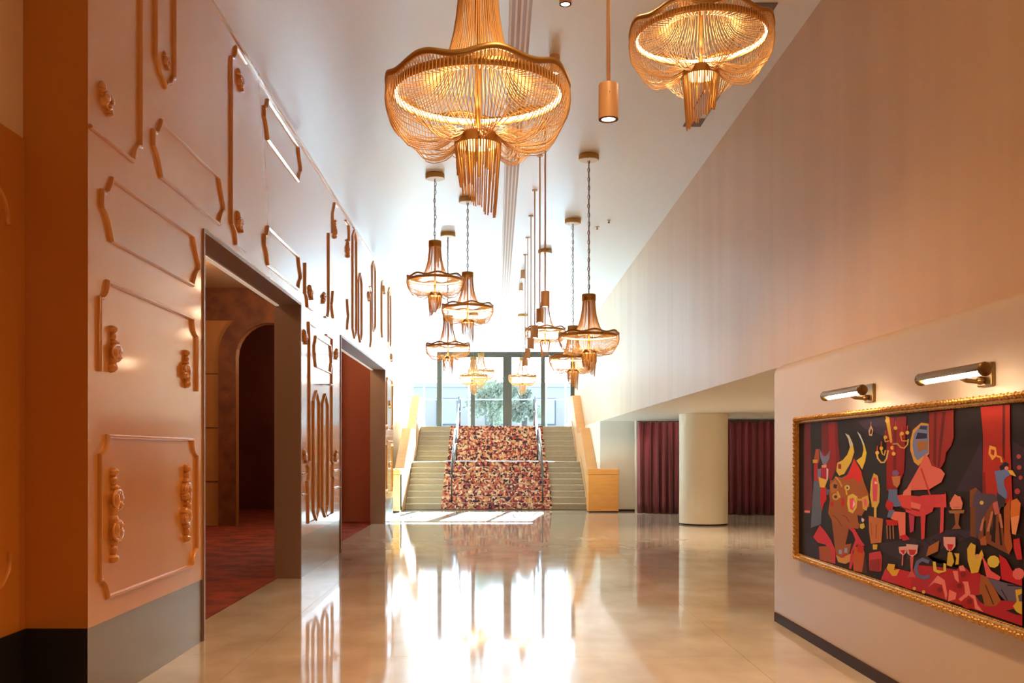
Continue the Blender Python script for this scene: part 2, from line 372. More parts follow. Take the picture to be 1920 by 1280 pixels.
orn('rose', 17.9, 4.35, 1.3, 1, 0.63); orn('rose', 20.3, 4.87, 1.3, 1, 0.63); orn('rose', 11.9, 2.9, 1.3, 1, 0.63); orn('rose', 14.25, 2.93, -1.3, 1, 0.63)
orn('rose', 11.9, 1.45, 1.3, 1, 0.63); orn('rose', 14.2, 1.45, -1.3, 1, 0.63); orn('rose', 21.4, 2.55, 1.3, 1, 0.63); orn('rose', 21.4, 1.2, 1.3, 1, 0.63); orn('rose', 21.75, 3.6, 1.3, 1, 0.63)

# alcove return at the near end
wa = struct(MB().box(-3.2, XI, 5.59, 5.75, .495, H).box(XI, XL-.0005, 5.589, 5.6, .495, H).build('wall_return', 'lacquer_shaded'))
MB().box(-3.2, XL-.002, 5.588, 5.592, .0005, .495).build('kick_plate', 'black', wa)
ws = struct(MB().box(-3.1, -2.687, -8, 5.588, .495, 3.285).build('wall_side', 'lacquer_shaded'))
MB().box(-3.1, -2.68, -8, 5.588, .0005, .495).build('kick_plate', 'black', ws)
MB().box(-3.1, -2.70, -8, 5.588, 3.285, H).build('upper_panel', 'plaster', ws)
sweep([(5.38, 2.75)]+qarc(5.18, 2.75, .2, 0, PI/2)+[(4.4, 2.95)], 'panel_moulding', m='lacquer_shaded', parent=ws, x=-2.687)
sweep([(5.4, .95)]+qarc(5.2, .95, .2, 0, -PI/2)+[(4.4, .75)], 'panel_moulding', m='lacquer_shaded', parent=ws, x=-2.687)
struct(MB().box(-3.4, 3, -8.3, -8, 0, H).build('wall_rear', 'foyer_red'))

# foyer seen through the openings
FH = 4.86
struct(MB().box(-9.6, XI, 5.75, 22.2, FH, FH+.1).box(-9.6, -3.1, 22.2, 26, FH, FH+.1).build('ceiling_foyer', 'foyer_ceiling'))
struct(MB().box(-9.7, -9.5, 5.6, 26, -.1, FH).box(-9.5, -3.2, 5.6, 5.75, -.1, FH).build('wall_foyer_side', 'foyer_wall'))
wf = struct(MB().box(-9.5, -3.1, 25.85, 26.0, -.1, FH).build('wall_foyer_end', 'foyer_red'))
AX, AR, AZ = -4.62, .70, 3.45
arch = [(-9.4, 0)]+[(-9.4, FH), (-3.3, FH), (-3.3, 0), (AX+AR, 0)]+[(AX+AR*math.cos(t), AZ+AR*math.sin(t)) for t in [PI*k/14 for k in range(15)]]+[(AX-AR, 0)]
wf2 = struct(MB().prism_y(arch, 20.0, 20.25).build('wall_foyer_arch', 'foyer_wall'))
ro, ri = AR+.34, AR-.01
band = [(AX-ri, 0), (AX-ro, 0)]+[(AX-ro*math.cos(t), AZ+ro*math.sin(t)) for t in [PI*k/16 for k in range(17)]]+[(AX+ro, 0), (AX+ri, 0)]+[(AX+ri*math.cos(t), AZ+ri*math.sin(t)) for t in [PI*k/16 for k in range(17)]]
MB().prism_y(band, 19.94, 20.0).build('arch_band', 'foyer_band', wf2)
MB().box(-9.4, -3.3, 19.95, 20.0, 4.2, FH).build('frieze_band', 'foyer_band', wf2)
for z in (.9, 2.0, 3.1):
    MB().box(-9.4, AX-ro, 19.985, 20.0, z, z+.02).build('wall_joint', 'foyer_band', wf2)
MB().box(-6.45, -6.32, 19.97, 20.0, 2.05, 2.1).build('door_handle', 'black', wf2)
struct(MB().box(-4.2, XI-.03, 21.2, 21.35, -.1, FH).build('wall_foyer_stub', 'foyer_brick'))

# far left white wall above the stairs
struct(MB().box(-3.1, -2.84, 22.2, YE+.3, 3.49, H).box(-3.1, -2.98, 22.2, YE+.3, -.1, 3.49).box(-2.84, XI, 22.2, 22.3, 0, H).build('wall_stair_left', 'white_paint'))

# right side: plaster bulkhead above, picture wall below, lounge behind
struct(MB().box(XR, XR+.2, -8, YE+.3, 2.306, H).build('wall_right', 'plaster'))
pw = [(XP, 0), (XP, 2.2), (XP+.008, 2.23), (XP+.03, 2.255), (XP+.08, 2.28), (XP+.168, 2.303), (2.85, 2.303), (2.85, 0)]
wr = struct(MB().prism_y(pw, -8, 8.75).build('wall_picture', 'picture_wall', None, smooth=True, auto=True))
MB().box(XP-.012, XP, -8, 8.72, .0005, .08).build('skirting', 'dark_trim', wr)
sf = struct(MB().box(XR+.2, 13, -8, 25.3, 2.306, 2.5).box(XR, XR+.2, 8.75, 25, 2.300, 2.3058).build('ceiling_lounge', 'white_paint'))
MB().box(4.9, 12.5, 22.1, 22.5, 2.27, 2.3055).build('soffit_step', 'white_paint', sf)
struct(MB().box(12.8, 13, 8.75, 25.3, -.1, 2.306).box(2.85, 13, 8.4, 8.749, -.1, 2.306).box(3.5, 13, 24.5, 24.7, -.1, 2.306).build('wall_lounge', 'white_paint'))
wfr = struct(MB().box(XR, 13, 25.0, 25.3, .05, 2.306).build('wall_end_right', 'white_paint'))
MB().box(XR+.02, 3.6, 25.01, 25.29, .0005, .05).build('skirting', 'dark_trim', wfr)
struct(MB().box(XR, XR+.2, 25.3, YE+.3, -.1, 2.306).build('wall_stair_right', 'white_paint'))

# round column
c0 = struct(empty('column', (4.335, 20.45, 0)))
MB().lathe([(.485, .03), (.5, .035), (.5, 2.26), (.5, 2.304)], 64).build('shaft', 'column', c0, smooth=True, auto=True)
MB().lathe([(.475, .0005), (.475, .034)], 64).build('base_ring', 'dark_trim', c0, smooth=True, auto=True)

# glazing
w1 = struct(empty('window_1', (0, YE, 0)))
LZ = 2.325
def wbar(name, x0, x1, z0, z1, d=.05): return MB().box(x0, x1, -d, d, z0, z1).build(name, 'door_frame', w1)
for xa, xb in ((-2.0, -1.83), (-.85, -.71), (.24, .53), (1.53, 1.66), (2.53, XR)): wbar('mullion', xa, xb, LZ, 4.73)
wbar('transom_bar', -2.0, XR, 4.73, 4.91); wbar('sill', -2.84, XR, LZ-.05, LZ+.03)
for xa, xb in ((-1.83, -.85), (-.71, .24), (.53, 1.53), (1.66, 2.53)):
    MB().box(xa, xb, -.006, .006, LZ+.03, 4.73).build('pane', 'glass', w1)
MB().box(-2.84, -2.0, -.006, .006, LZ+.03, H).build('pane', 'glass', w1); MB().box(-2.0, XR, -.006, .006, 4.91, H).build('pane', 'glass', w1)
struct(MB().box(-3.4, XR+.4, YE-.05, YE+.3, -.3, LZ-.05).build('wall_landing_back', 'white_paint'))
PAINT=[
(52,33,45,6.679,1.714,6.178,1.724,6.193,1.597,6.342,1.623,6.563,1.664),
(52,33,45,5.876,1.721,5.798,1.718,5.798,1.297,5.942,1.292,5.908,1.493),
(52,33,45,5.886,1.730,5.569,1.728,5.569,1.415,5.696,1.418,5.886,1.283),
(52,33,45,4.971,1.568,4.959,1.285,5.071,1.299,5.253,1.292,5.091,1.446),
(52,33,45,4.676,1.555,4.570,1.520,4.570,1.246,4.667,1.241),
(45,28,38,7.829,0.867,7.517,0.829,7.453,0.688,7.829,0.684),
(52,33,45,5.886,0.998,5.677,0.989,5.382,1.073,5.078,1.097,5.078,1.067,5.382,0.977,5.600,0.909,5.886,0.858),
(50,36,45,6.311,0.913,5.811,0.987,5.811,0.922,5.982,0.849,6.252,0.866),
(24,14,22,5.859,0.957,5.777,0.926,5.766,0.932,5.848,0.962),
(24,14,22,5.745,0.975,5.658,0.947,5.649,0.953,5.735,0.981),
(24,14,22,5.635,0.993,5.544,0.968,5.536,0.973,5.626,0.999),
(24,14,22,5.529,1.011,5.435,0.987,5.427,0.993,5.521,1.016),
(24,14,22,5.428,1.027,5.330,1.006,5.323,1.011,5.420,1.033),
(24,14,22,5.330,1.043,5.229,1.024,5.223,1.029,5.323,1.049),
(24,14,22,5.235,1.059,5.131,1.041,5.126,1.047,5.229,1.064),
(105,10,8,7.829,1.728,7.681,1.728,7.665,1.490,7.626,1.076,7.841,1.064),
(105,10,8,7.841,1.278,7.626,1.284,7.670,1.046,7.829,1.036),
(224,112,90,7.832,1.019,7.695,1.024,7.690,1.043,7.827,1.038),
(150,18,10,7.422,1.724,7.073,1.723,7.051,1.557,7.017,1.452,7.131,1.357,7.209,1.288,7.349,1.353,7.411,1.491),
(112,8,6,7.422,1.724,7.268,1.724,7.258,1.491,7.349,1.477,7.411,1.525),
(120,8,6,7.131,1.723,7.073,1.723,7.051,1.557,7.017,1.452,7.102,1.391),
(96,112,148,7.593,1.277,7.474,1.288,7.432,1.087,7.626,1.076),
(92,98,115,7.597,1.285,7.443,1.289,7.411,1.082,7.432,0.955,7.670,0.909,7.648,1.047),
(170,75,25,7.549,1.526,7.474,1.526,7.464,1.449,7.485,1.420,7.626,1.419,7.593,1.448),
(210,150,40,7.626,1.444,7.506,1.445,7.517,1.419,7.615,1.418),
(175,20,30,7.593,1.412,7.506,1.420,7.491,1.280,7.597,1.284),
(112,115,142,7.464,1.533,7.390,1.477,7.319,1.470,7.224,1.518,7.248,1.450,7.319,1.408,7.390,1.411,7.443,1.463),
(225,145,115,7.415,1.404,7.304,1.412,7.304,1.387,7.415,1.385),
(172,10,50,7.436,1.381,7.304,1.388,7.304,1.296,7.411,1.293),
(112,115,150,7.506,1.371,7.432,1.379,7.432,1.308,7.506,1.306),
(225,200,190,7.304,1.385,7.264,1.375,7.276,1.293,7.304,1.296),
(225,180,60,7.491,1.312,7.284,1.296,7.349,1.231,7.453,1.238),
(200,25,15,7.436,1.231,7.313,1.236,7.304,1.149,7.411,1.087),
(200,25,15,7.436,1.234,7.304,1.238,7.349,1.133,7.411,1.054,7.447,1.149),
(100,95,120,7.319,1.227,7.238,1.227,7.268,1.185,7.319,1.183),
(165,90,30,6.980,1.321,6.835,1.351,6.748,1.460,6.620,1.380,6.560,1.301,6.479,1.225,6.463,1.141,7.209,1.099,7.248,1.199,7.209,1.275,7.111,1.324),
(160,88,30,7.228,1.295,6.604,1.313,6.495,1.237,6.463,1.166,6.560,1.105,6.625,1.052,6.659,0.981,6.835,0.973,6.907,0.955,6.907,0.858,7.111,0.819,7.150,0.922,7.185,1.000,7.268,1.049,7.228,1.160),
(152,84,30,7.189,1.000,6.835,0.986,6.853,0.946,6.907,0.851,6.791,0.869,6.835,0.794,6.943,0.744,7.092,0.754,7.121,0.805),
(215,35,10,6.739,1.457,6.604,1.368,6.601,1.328,6.659,1.289,6.730,1.324,6.835,1.315,6.943,1.299,6.853,1.357),
(215,180,45,6.765,1.561,6.739,1.504,6.796,1.434,6.934,1.348,7.036,1.333,7.096,1.365,7.073,1.425,6.961,1.446,6.871,1.485,6.814,1.542),
(200,190,165,6.916,1.637,6.835,1.619,6.765,1.561,6.791,1.530,6.821,1.539,6.853,1.594),
(215,180,45,6.550,1.553,6.514,1.498,6.537,1.443,6.592,1.385,6.645,1.417,6.700,1.444,6.596,1.473,6.568,1.516,6.582,1.553),
(200,190,165,6.688,1.645,6.629,1.622,6.550,1.553,6.582,1.550,6.604,1.578),
(150,30,20,7.054,1.418,6.989,1.416,6.994,1.381,7.054,1.384),
(178,112,42,7.232,1.261,7.111,1.301,7.051,1.260,7.092,1.217,7.213,1.199),
(60,20,20,7.150,1.270,7.069,1.266,7.092,1.237,7.154,1.243),
(200,155,55,7.123,1.321,7.029,1.284,7.004,1.291,7.100,1.328),
(200,155,55,7.029,1.284,6.993,1.253,6.966,1.258,7.004,1.291),
(215,190,90,6.821,1.255,6.833,1.242,6.865,1.234,6.901,1.235,6.925,1.245,6.925,1.258,6.901,1.269,6.865,1.272,6.833,1.267),
(25,60,50,6.851,1.253,6.856,1.247,6.870,1.244,6.886,1.244,6.896,1.248,6.896,1.254,6.886,1.259,6.870,1.260,6.856,1.258),
(200,150,50,7.032,1.182,7.049,1.164,7.094,1.153,7.146,1.154,7.180,1.166,7.180,1.185,7.146,1.200,7.094,1.206,7.049,1.198),
(60,25,20,7.073,1.180,7.081,1.172,7.102,1.167,7.125,1.168,7.140,1.173,7.140,1.181,7.125,1.188,7.102,1.191,7.081,1.188),
(213,175,48,7.089,1.217,7.032,1.173,7.001,1.179,7.058,1.223),
(213,175,48,6.921,1.264,6.894,1.201,6.865,1.203,6.892,1.267),
(190,30,20,6.980,1.178,6.934,1.174,6.921,1.129,6.970,1.112,6.993,1.138),
(190,30,20,7.219,1.140,7.150,1.140,7.160,1.103,7.219,1.106),
(120,60,22,7.176,1.039,7.081,1.019,7.066,1.024,7.163,1.045),
(120,60,22,7.081,1.019,6.988,0.973,6.972,0.978,7.066,1.024),
(120,60,22,6.983,1.051,6.895,1.044,6.882,1.049,6.976,1.057),
(120,60,22,6.895,1.044,6.843,1.010,6.827,1.014,6.882,1.049),
(218,188,62,6.862,1.196,6.765,1.216,6.676,1.198,6.693,1.122,6.765,1.079,6.844,1.088,6.874,1.138),
(225,80,90,6.826,1.179,6.748,1.189,6.710,1.146,6.765,1.098,6.817,1.109),
(242,205,205,6.751,1.173,6.717,1.145,6.768,1.115),
(205,160,60,6.596,1.196,6.495,1.216,6.463,1.172,6.514,1.113,6.582,1.122),
(225,90,100,6.568,1.185,6.514,1.193,6.503,1.151,6.546,1.134),
(205,160,60,6.698,1.171,6.581,1.174,6.578,1.189,6.695,1.186),
(42,20,30,6.679,1.073,6.592,1.072,6.560,1.038,6.596,0.991,6.662,1.024),
(222,192,192,6.599,1.061,6.550,1.051,6.576,1.029,6.604,1.041),
(200,180,60,6.632,1.014,6.560,1.027,6.543,1.001,6.587,0.985,6.632,0.989),
(200,140,60,7.102,0.757,6.980,0.747,6.791,0.802,6.791,0.748,6.907,0.714,7.054,0.711),
(142,152,170,7.039,0.801,6.976,0.807,6.976,0.772,7.039,0.772),
(142,152,170,6.925,0.825,6.867,0.831,6.867,0.796,6.925,0.790),
(190,40,40,6.989,0.768,6.898,0.788,6.934,0.753),
(205,50,60,7.453,0.947,7.329,0.908,7.209,0.857,7.111,0.792,7.111,0.691,7.169,0.691,7.209,0.769,7.329,0.812,7.496,0.810,7.608,0.843),
(168,75,28,7.474,0.783,7.219,0.810,7.169,0.691,7.453,0.684),
(200,45,55,6.853,0.975,6.730,0.975,6.625,0.915,6.543,0.879,6.579,0.870,6.676,0.879,6.765,0.814,6.748,0.764,6.796,0.689,6.835,0.690,6.800,0.811,6.713,0.901,6.765,0.947),
(185,80,15,6.730,0.854,6.576,0.858,6.543,0.824,6.592,0.694,6.748,0.684,6.765,0.770),
(190,30,20,6.676,0.879,6.560,0.866,6.576,0.820,6.679,0.823),
(70,32,25,6.543,0.837,6.498,0.732,6.498,0.695,6.587,0.693),
(200,160,60,6.388,1.365,6.319,1.350,6.286,1.268,6.293,1.180,6.342,1.140,6.419,1.142,6.454,1.220,6.435,1.311),
(215,70,80,6.396,1.336,6.342,1.338,6.318,1.255,6.339,1.165,6.403,1.162,6.432,1.239),
(242,185,165,6.372,1.313,6.334,1.308,6.324,1.255,6.369,1.235),
(208,168,55,6.435,1.294,6.289,1.298,6.296,1.204,6.334,1.143,6.396,1.145,6.438,1.209),
(210,70,78,6.411,1.294,6.319,1.297,6.334,1.184,6.400,1.181),
(212,172,52,6.382,1.146,6.382,1.044,6.342,1.047,6.342,1.148),
(185,105,45,6.474,1.081,6.234,1.078,6.249,0.995,6.263,0.924,6.435,0.901,6.466,0.978),
(140,75,30,6.441,1.040,6.425,0.957,6.413,0.958,6.428,1.041),
(150,60,35,6.349,1.035,6.357,0.939,6.342,0.940,6.334,1.036),
(200,160,50,6.407,0.898,6.324,0.906,6.334,0.873,6.400,0.866),
(195,42,52,6.466,0.835,6.278,0.868,6.249,0.836,6.263,0.741,6.466,0.734),
(140,25,25,6.450,0.793,6.266,0.821,6.278,0.734,6.466,0.720),
(190,140,90,6.435,1.680,6.394,1.648,6.416,1.608,6.466,1.612,6.477,1.644),
(35,20,20,6.435,1.659,6.410,1.642,6.425,1.620,6.455,1.624),
(170,130,85,6.439,1.703,6.439,1.679,6.430,1.679,6.430,1.703),
(150,18,10,6.178,1.717,5.876,1.718,5.886,1.647,5.912,1.382,6.023,1.267,6.178,1.261,6.178,1.521),
(110,14,10,6.065,1.717,6.023,1.718,6.030,1.391,6.072,1.396),
(215,165,40,6.193,1.730,6.135,1.722,6.083,1.560,6.118,1.560,6.178,1.677),
(225,180,60,6.127,1.699,6.135,1.690,6.157,1.685,6.183,1.688,6.199,1.696,6.199,1.706,6.183,1.714,6.157,1.715,6.135,1.709),
(200,160,70,6.355,1.503,6.332,1.460,6.307,1.465,6.328,1.505),
(200,160,70,6.332,1.460,6.274,1.432,6.259,1.441,6.307,1.465),
(200,160,70,6.274,1.432,6.207,1.433,6.223,1.441,6.259,1.441),
(200,160,70,6.207,1.433,6.163,1.462,6.188,1.465,6.223,1.441),
(200,160,70,6.163,1.462,6.137,1.514,6.162,1.516,6.188,1.465),
(200,160,70,6.078,1.548,6.014,1.550,6.005,1.558,6.080,1.557),
(200,160,70,6.014,1.550,5.968,1.528,5.956,1.535,6.005,1.558),
(200,160,70,5.968,1.528,5.904,1.522,5.912,1.530,5.956,1.535),
(200,160,70,5.904,1.522,5.853,1.546,5.872,1.549,5.912,1.530),
(200,160,70,5.853,1.546,5.839,1.579,5.860,1.581,5.872,1.549),
(205,150,50,6.277,1.526,6.254,1.490,6.235,1.494,6.256,1.528),
(205,150,50,6.254,1.490,6.207,1.478,6.223,1.483,6.235,1.494),
(205,150,50,6.207,1.478,6.183,1.514,6.203,1.516,6.223,1.483),
(205,150,50,5.978,1.615,5.948,1.568,5.935,1.573,5.959,1.616),
(205,150,50,5.948,1.568,5.862,1.566,5.862,1.573,5.935,1.573),
(205,150,50,6.225,1.596,6.199,1.564,6.187,1.571,6.205,1.598),
(205,150,50,6.199,1.564,6.133,1.569,6.138,1.577,6.187,1.571),
(225,172,42,6.293,1.498,6.306,1.488,6.334,1.485,6.357,1.492,6.357,1.504,6.334,1.511,6.306,1.508),
(195,45,30,6.316,1.512,6.313,1.542,6.334,1.543,6.337,1.512),
(225,172,42,6.227,1.527,6.239,1.517,6.266,1.515,6.289,1.522,6.289,1.533,6.266,1.540,6.239,1.537),
(195,45,30,6.249,1.541,6.246,1.571,6.266,1.571,6.269,1.542),
(225,172,42,6.055,1.529,6.066,1.520,6.093,1.517,6.114,1.524,6.114,1.535,6.093,1.542,6.066,1.539),
(195,45,30,6.076,1.543,6.073,1.572,6.093,1.572,6.096,1.543),
(225,172,42,6.161,1.596,6.173,1.586,6.200,1.584,6.222,1.591,6.222,1.603,6.200,1.609,6.173,1.606),
(195,45,30,6.183,1.610,6.180,1.640,6.200,1.640,6.203,1.611),
(225,172,42,5.912,1.614,5.923,1.605,5.948,1.603,5.968,1.610,5.968,1.621,5.948,1.627,5.923,1.624),
(195,45,30,5.932,1.628,5.930,1.656,5.948,1.657,5.951,1.629),
(225,172,42,5.834,1.618,5.845,1.609,5.869,1.607,5.888,1.614,5.888,1.625,5.869,1.631,5.845,1.628),
(195,45,30,5.853,1.632,5.851,1.660,5.869,1.660,5.872,1.632),
(225,172,42,6.007,1.650,6.018,1.641,6.044,1.639,6.064,1.646,6.064,1.657,6.044,1.663,6.018,1.660),
(195,45,30,6.027,1.664,6.025,1.693,6.044,1.693,6.047,1.665),
(225,172,42,6.034,1.492,6.046,1.483,6.072,1.480,6.092,1.487,6.092,1.498,6.072,1.505,6.046,1.502),
(195,45,30,6.055,1.506,6.052,1.535,6.072,1.535,6.074,1.506),
(215,160,60,5.671,1.673,5.575,1.664,5.569,1.493,5.708,1.422,5.770,1.444,5.821,1.514,5.821,1.569,5.783,1.634),
(120,130,168,5.671,1.659,5.579,1.654,5.579,1.498,5.720,1.454,5.768,1.482,5.791,1.547,5.768,1.612),
(38,38,72,5.720,1.616,5.596,1.608,5.596,1.581,5.748,1.578),
(165,110,60,5.733,1.568,5.596,1.566,5.585,1.523,5.708,1.503),
(55,60,95,5.683,1.655,5.593,1.650,5.599,1.629,5.696,1.637),
(150,34,18,5.567,1.728,5.269,1.730,5.269,1.582,5.295,1.538,5.360,1.498,5.371,1.453,5.404,1.426,5.471,1.390,5.563,1.424),
(108,20,12,5.505,1.725,5.471,1.724,5.480,1.420,5.515,1.440),
(104,20,12,5.398,1.726,5.360,1.727,5.409,1.544,5.435,1.421,5.460,1.411,5.432,1.595),
(165,35,15,4.976,1.731,4.692,1.731,4.691,1.556,4.666,1.241,4.795,1.269,4.955,1.290,4.950,1.586),
(90,20,12,4.760,1.730,4.737,1.731,4.737,1.459,4.760,1.485),
(125,22,10,4.955,1.401,4.929,1.401,4.920,1.291,4.955,1.290),
(220,106,86,5.617,1.494,5.575,1.472,5.534,1.425,5.415,1.407,5.371,1.383,5.413,1.336,5.575,1.288,5.886,1.271,5.809,1.329,5.696,1.418),
(215,62,56,5.886,1.244,5.696,1.245,5.517,1.276,5.358,1.277,5.353,1.200,5.886,1.170),
(40,10,15,5.723,1.270,5.358,1.288,5.371,1.271,5.659,1.253),
(188,58,50,5.682,1.406,5.562,1.254,5.542,1.258,5.661,1.410),
(226,112,96,5.886,1.222,5.696,1.226,5.683,1.181,5.886,1.170),
(205,60,60,5.886,1.237,5.365,1.260,5.379,1.221,5.496,1.214,5.525,1.166,5.612,1.141,5.627,1.006,5.669,0.995,5.677,1.130,5.740,1.126,5.886,1.144),
(226,112,96,5.886,1.217,5.788,1.207,5.674,1.199,5.692,1.170,5.886,1.179),
(205,66,66,5.424,1.220,5.379,1.228,5.389,1.066,5.434,1.049,5.424,1.141),
(180,50,80,5.840,1.135,5.760,1.126,5.772,1.036,5.823,1.023),
(110,15,25,5.888,1.167,5.694,1.157,5.690,1.164,5.884,1.174),
(215,70,60,6.009,1.237,5.808,1.259,5.808,1.148,5.915,1.160,5.982,1.190),
(222,122,100,5.915,1.266,5.808,1.305,5.808,1.248,5.928,1.240),
(120,15,25,5.971,1.166,5.810,1.153,5.806,1.159,5.967,1.172),
(122,82,122,6.081,1.383,6.023,1.395,5.979,1.375,6.003,1.356,6.081,1.357),
(195,120,60,6.093,1.350,5.959,1.359,5.969,1.308,6.009,1.283,6.065,1.298),
(96,112,148,6.135,1.268,6.007,1.273,6.007,1.228,5.952,1.186,6.051,1.163,6.150,1.204),
(96,112,148,6.150,1.268,6.007,1.274,6.007,1.206,5.939,1.176,6.037,1.164,6.107,1.213),
(190,25,35,6.164,1.204,6.065,1.186,6.076,1.139,6.150,1.134,6.193,1.162),
(96,112,148,6.135,1.136,6.048,1.147,6.076,1.093,6.167,1.093),
(226,116,92,6.051,1.136,5.886,1.140,5.886,1.001,5.969,0.972,5.996,1.077,6.107,1.087),
(190,30,25,6.181,1.076,5.993,1.083,6.007,1.053,6.167,1.041),
(150,95,55,6.177,1.040,6.168,0.955,6.148,0.957,6.157,1.042),
(150,95,55,6.131,1.044,6.122,0.959,6.103,0.961,6.111,1.045),
(150,95,55,6.081,1.047,6.073,0.964,6.054,0.966,6.062,1.049),
(190,20,50,5.982,0.989,5.886,1.008,5.821,0.985,5.915,0.966),
(215,122,96,5.315,1.224,5.272,1.264,5.193,1.268,5.164,1.232,5.177,1.200,5.288,1.193),
(190,50,40,5.259,1.241,5.206,1.244,5.197,1.208,5.275,1.203),
(150,100,50,5.329,1.184,5.145,1.198,5.152,1.180,5.315,1.169),
(140,80,35,5.259,1.173,5.197,1.177,5.212,1.118,5.182,1.097,5.288,1.086,5.245,1.116),
(215,122,96,5.311,1.225,5.253,1.277,5.191,1.260,5.169,1.213,5.306,1.203),
(78,62,75,5.029,1.275,4.728,1.289,4.794,1.205,4.981,1.080,5.029,1.058),
(112,62,20,5.081,1.273,5.027,1.275,5.027,1.064,5.081,1.066),
(78,62,75,5.069,1.289,5.033,1.312,4.994,1.310,4.957,1.293,4.830,1.294,4.810,1.232,5.069,1.217),
(122,66,20,5.085,1.303,5.023,1.321,5.004,1.311,5.042,1.285,5.060,1.218,5.088,1.216),
(200,160,60,4.941,1.247,4.946,1.240,4.959,1.235,4.973,1.236,4.983,1.241,4.983,1.248,4.973,1.254,4.959,1.256,4.946,1.253),
(90,30,30,4.799,1.249,4.805,1.240,4.821,1.234,4.839,1.235,4.850,1.242,4.850,1.251,4.839,1.259,4.821,1.261,4.805,1.257),
(96,112,152,4.834,1.408,4.743,1.418,4.691,1.415,4.691,1.393,4.743,1.370,4.743,1.343,4.716,1.309,4.716,1.282,4.743,1.271,4.795,1.292,4.812,1.341),
(25,18,22,4.788,1.430,4.734,1.455,4.699,1.446,4.709,1.423,4.777,1.413),
(222,122,112,4.703,1.424,4.707,1.418,4.718,1.415,4.731,1.416,4.739,1.421,4.739,1.427,4.731,1.432,4.718,1.434,4.707,1.431),
(215,170,60,4.709,1.415,4.667,1.415,4.633,1.387,4.684,1.393),
(215,150,50,4.883,1.536,4.821,1.526,4.810,1.485,4.856,1.461,4.894,1.494),
(160,30,20,4.870,1.517,4.832,1.512,4.839,1.484,4.870,1.493),
(205,150,50,4.815,1.478,4.781,1.473,4.765,1.479,4.809,1.488),
(205,150,50,4.781,1.473,4.774,1.451,4.754,1.453,4.765,1.479),
(55,45,50,4.812,1.305,4.733,1.277,4.741,1.236,4.805,1.232),
(122,62,26,4.830,1.268,4.761,1.174,4.739,1.062,4.688,1.010,5.005,1.060,4.910,1.205),
(30,12,10,4.843,1.226,4.816,1.227,4.827,1.053,4.866,1.061),
(30,12,10,4.889,1.177,4.867,1.178,4.856,1.091,4.877,1.089),
(30,12,10,4.796,1.160,4.780,1.161,4.758,1.049,4.780,1.047),
(30,12,10,4.943,1.144,4.921,1.163,4.921,1.081,4.945,1.079),
(182,112,72,4.866,1.207,4.844,1.208,4.884,1.106,4.912,1.104),
(182,112,72,4.796,1.200,4.772,1.201,4.750,1.134,4.774,1.132),
(182,112,72,4.957,1.160,4.931,1.181,4.957,1.100,4.983,1.104),
(180,90,80,4.852,1.248,4.807,1.262,4.783,1.205,4.830,1.191),
(165,85,35,4.981,1.058,4.921,1.081,4.910,1.035,4.969,1.029),
(160,80,25,4.743,1.231,4.688,1.280,4.686,1.122,4.664,1.051,4.698,1.009,4.741,1.061),
(205,110,40,4.679,1.269,4.625,1.283,4.592,1.262,4.602,1.194,4.635,1.109,4.669,1.112,4.684,1.207),
(222,142,92,4.682,1.189,4.604,1.205,4.635,1.115,4.667,1.112),
(185,40,40,4.658,1.086,4.602,1.098,4.578,1.000,4.625,0.994,4.653,1.042),
(170,27,36,5.886,0.746,5.724,0.842,5.496,0.861,4.981,0.886,4.772,0.779,4.578,0.803,4.578,0.689,4.957,0.692,5.354,0.694,5.570,0.695,5.886,0.684),
(190,30,40,6.193,0.763,6.051,0.786,5.804,0.792,5.804,0.691,6.259,0.687),
(40,24,20,5.886,0.858,5.600,0.916,5.382,0.875,5.511,0.886,5.078,0.886,5.286,0.886,5.724,0.842,5.886,0.788),
(152,86,36,4.969,0.881,4.887,0.874,4.772,0.779,4.818,0.744,4.933,0.726,4.983,0.755,4.981,0.826),
(165,95,35,5.570,0.964,5.435,1.012,5.450,0.951,5.603,0.904),
(60,30,15,4.926,0.832,4.846,0.745,4.836,0.749,4.917,0.836),
(28,20,20,5.029,0.766,4.957,0.782,4.933,0.733,4.981,0.743),
(165,20,22,5.351,0.751,5.365,0.727,5.402,0.707,5.451,0.697,5.497,0.699,5.524,0.715,5.524,0.738,5.497,0.761,5.451,0.776,5.402,0.780,5.365,0.770),
(120,10,14,5.392,0.745,5.405,0.730,5.435,0.723,5.459,0.728,5.459,0.742,5.435,0.754,5.405,0.755),
(165,20,22,5.083,0.867,5.096,0.843,5.132,0.824,5.179,0.815,5.223,0.818,5.250,0.834,5.250,0.858,5.223,0.880,5.179,0.895,5.132,0.897,5.096,0.887),
(120,10,14,5.123,0.862,5.136,0.848,5.164,0.841,5.187,0.847,5.187,0.861,5.164,0.873,5.136,0.873),
(165,20,22,5.126,0.800,5.139,0.778,5.172,0.759,5.217,0.750,5.260,0.753,5.285,0.768,5.285,0.790,5.260,0.812,5.217,0.826,5.172,0.829,5.139,0.819),
(120,10,14,5.163,0.795,5.175,0.782,5.203,0.775,5.225,0.780,5.225,0.794,5.203,0.805,5.175,0.806),
(165,20,22,5.016,0.737,5.028,0.713,5.063,0.693,5.109,0.684,5.152,0.685,5.178,0.700,5.178,0.723,5.152,0.746,5.109,0.762,5.063,0.766,5.028,0.756),
(120,10,14,5.054,0.731,5.067,0.716,5.094,0.709,5.117,0.714,5.117,0.728,5.094,0.740,5.067,0.741),
(226,122,106,5.577,0.732,5.453,0.816,5.368,0.799,5.337,0.726,5.354,0.691,5.399,0.770,5.496,0.770),
(226,122,106,5.275,0.862,5.216,0.869,5.203,0.807,5.248,0.820),
(226,122,106,5.167,0.819,5.103,0.828,5.076,0.770,5.129,0.738,5.144,0.804),
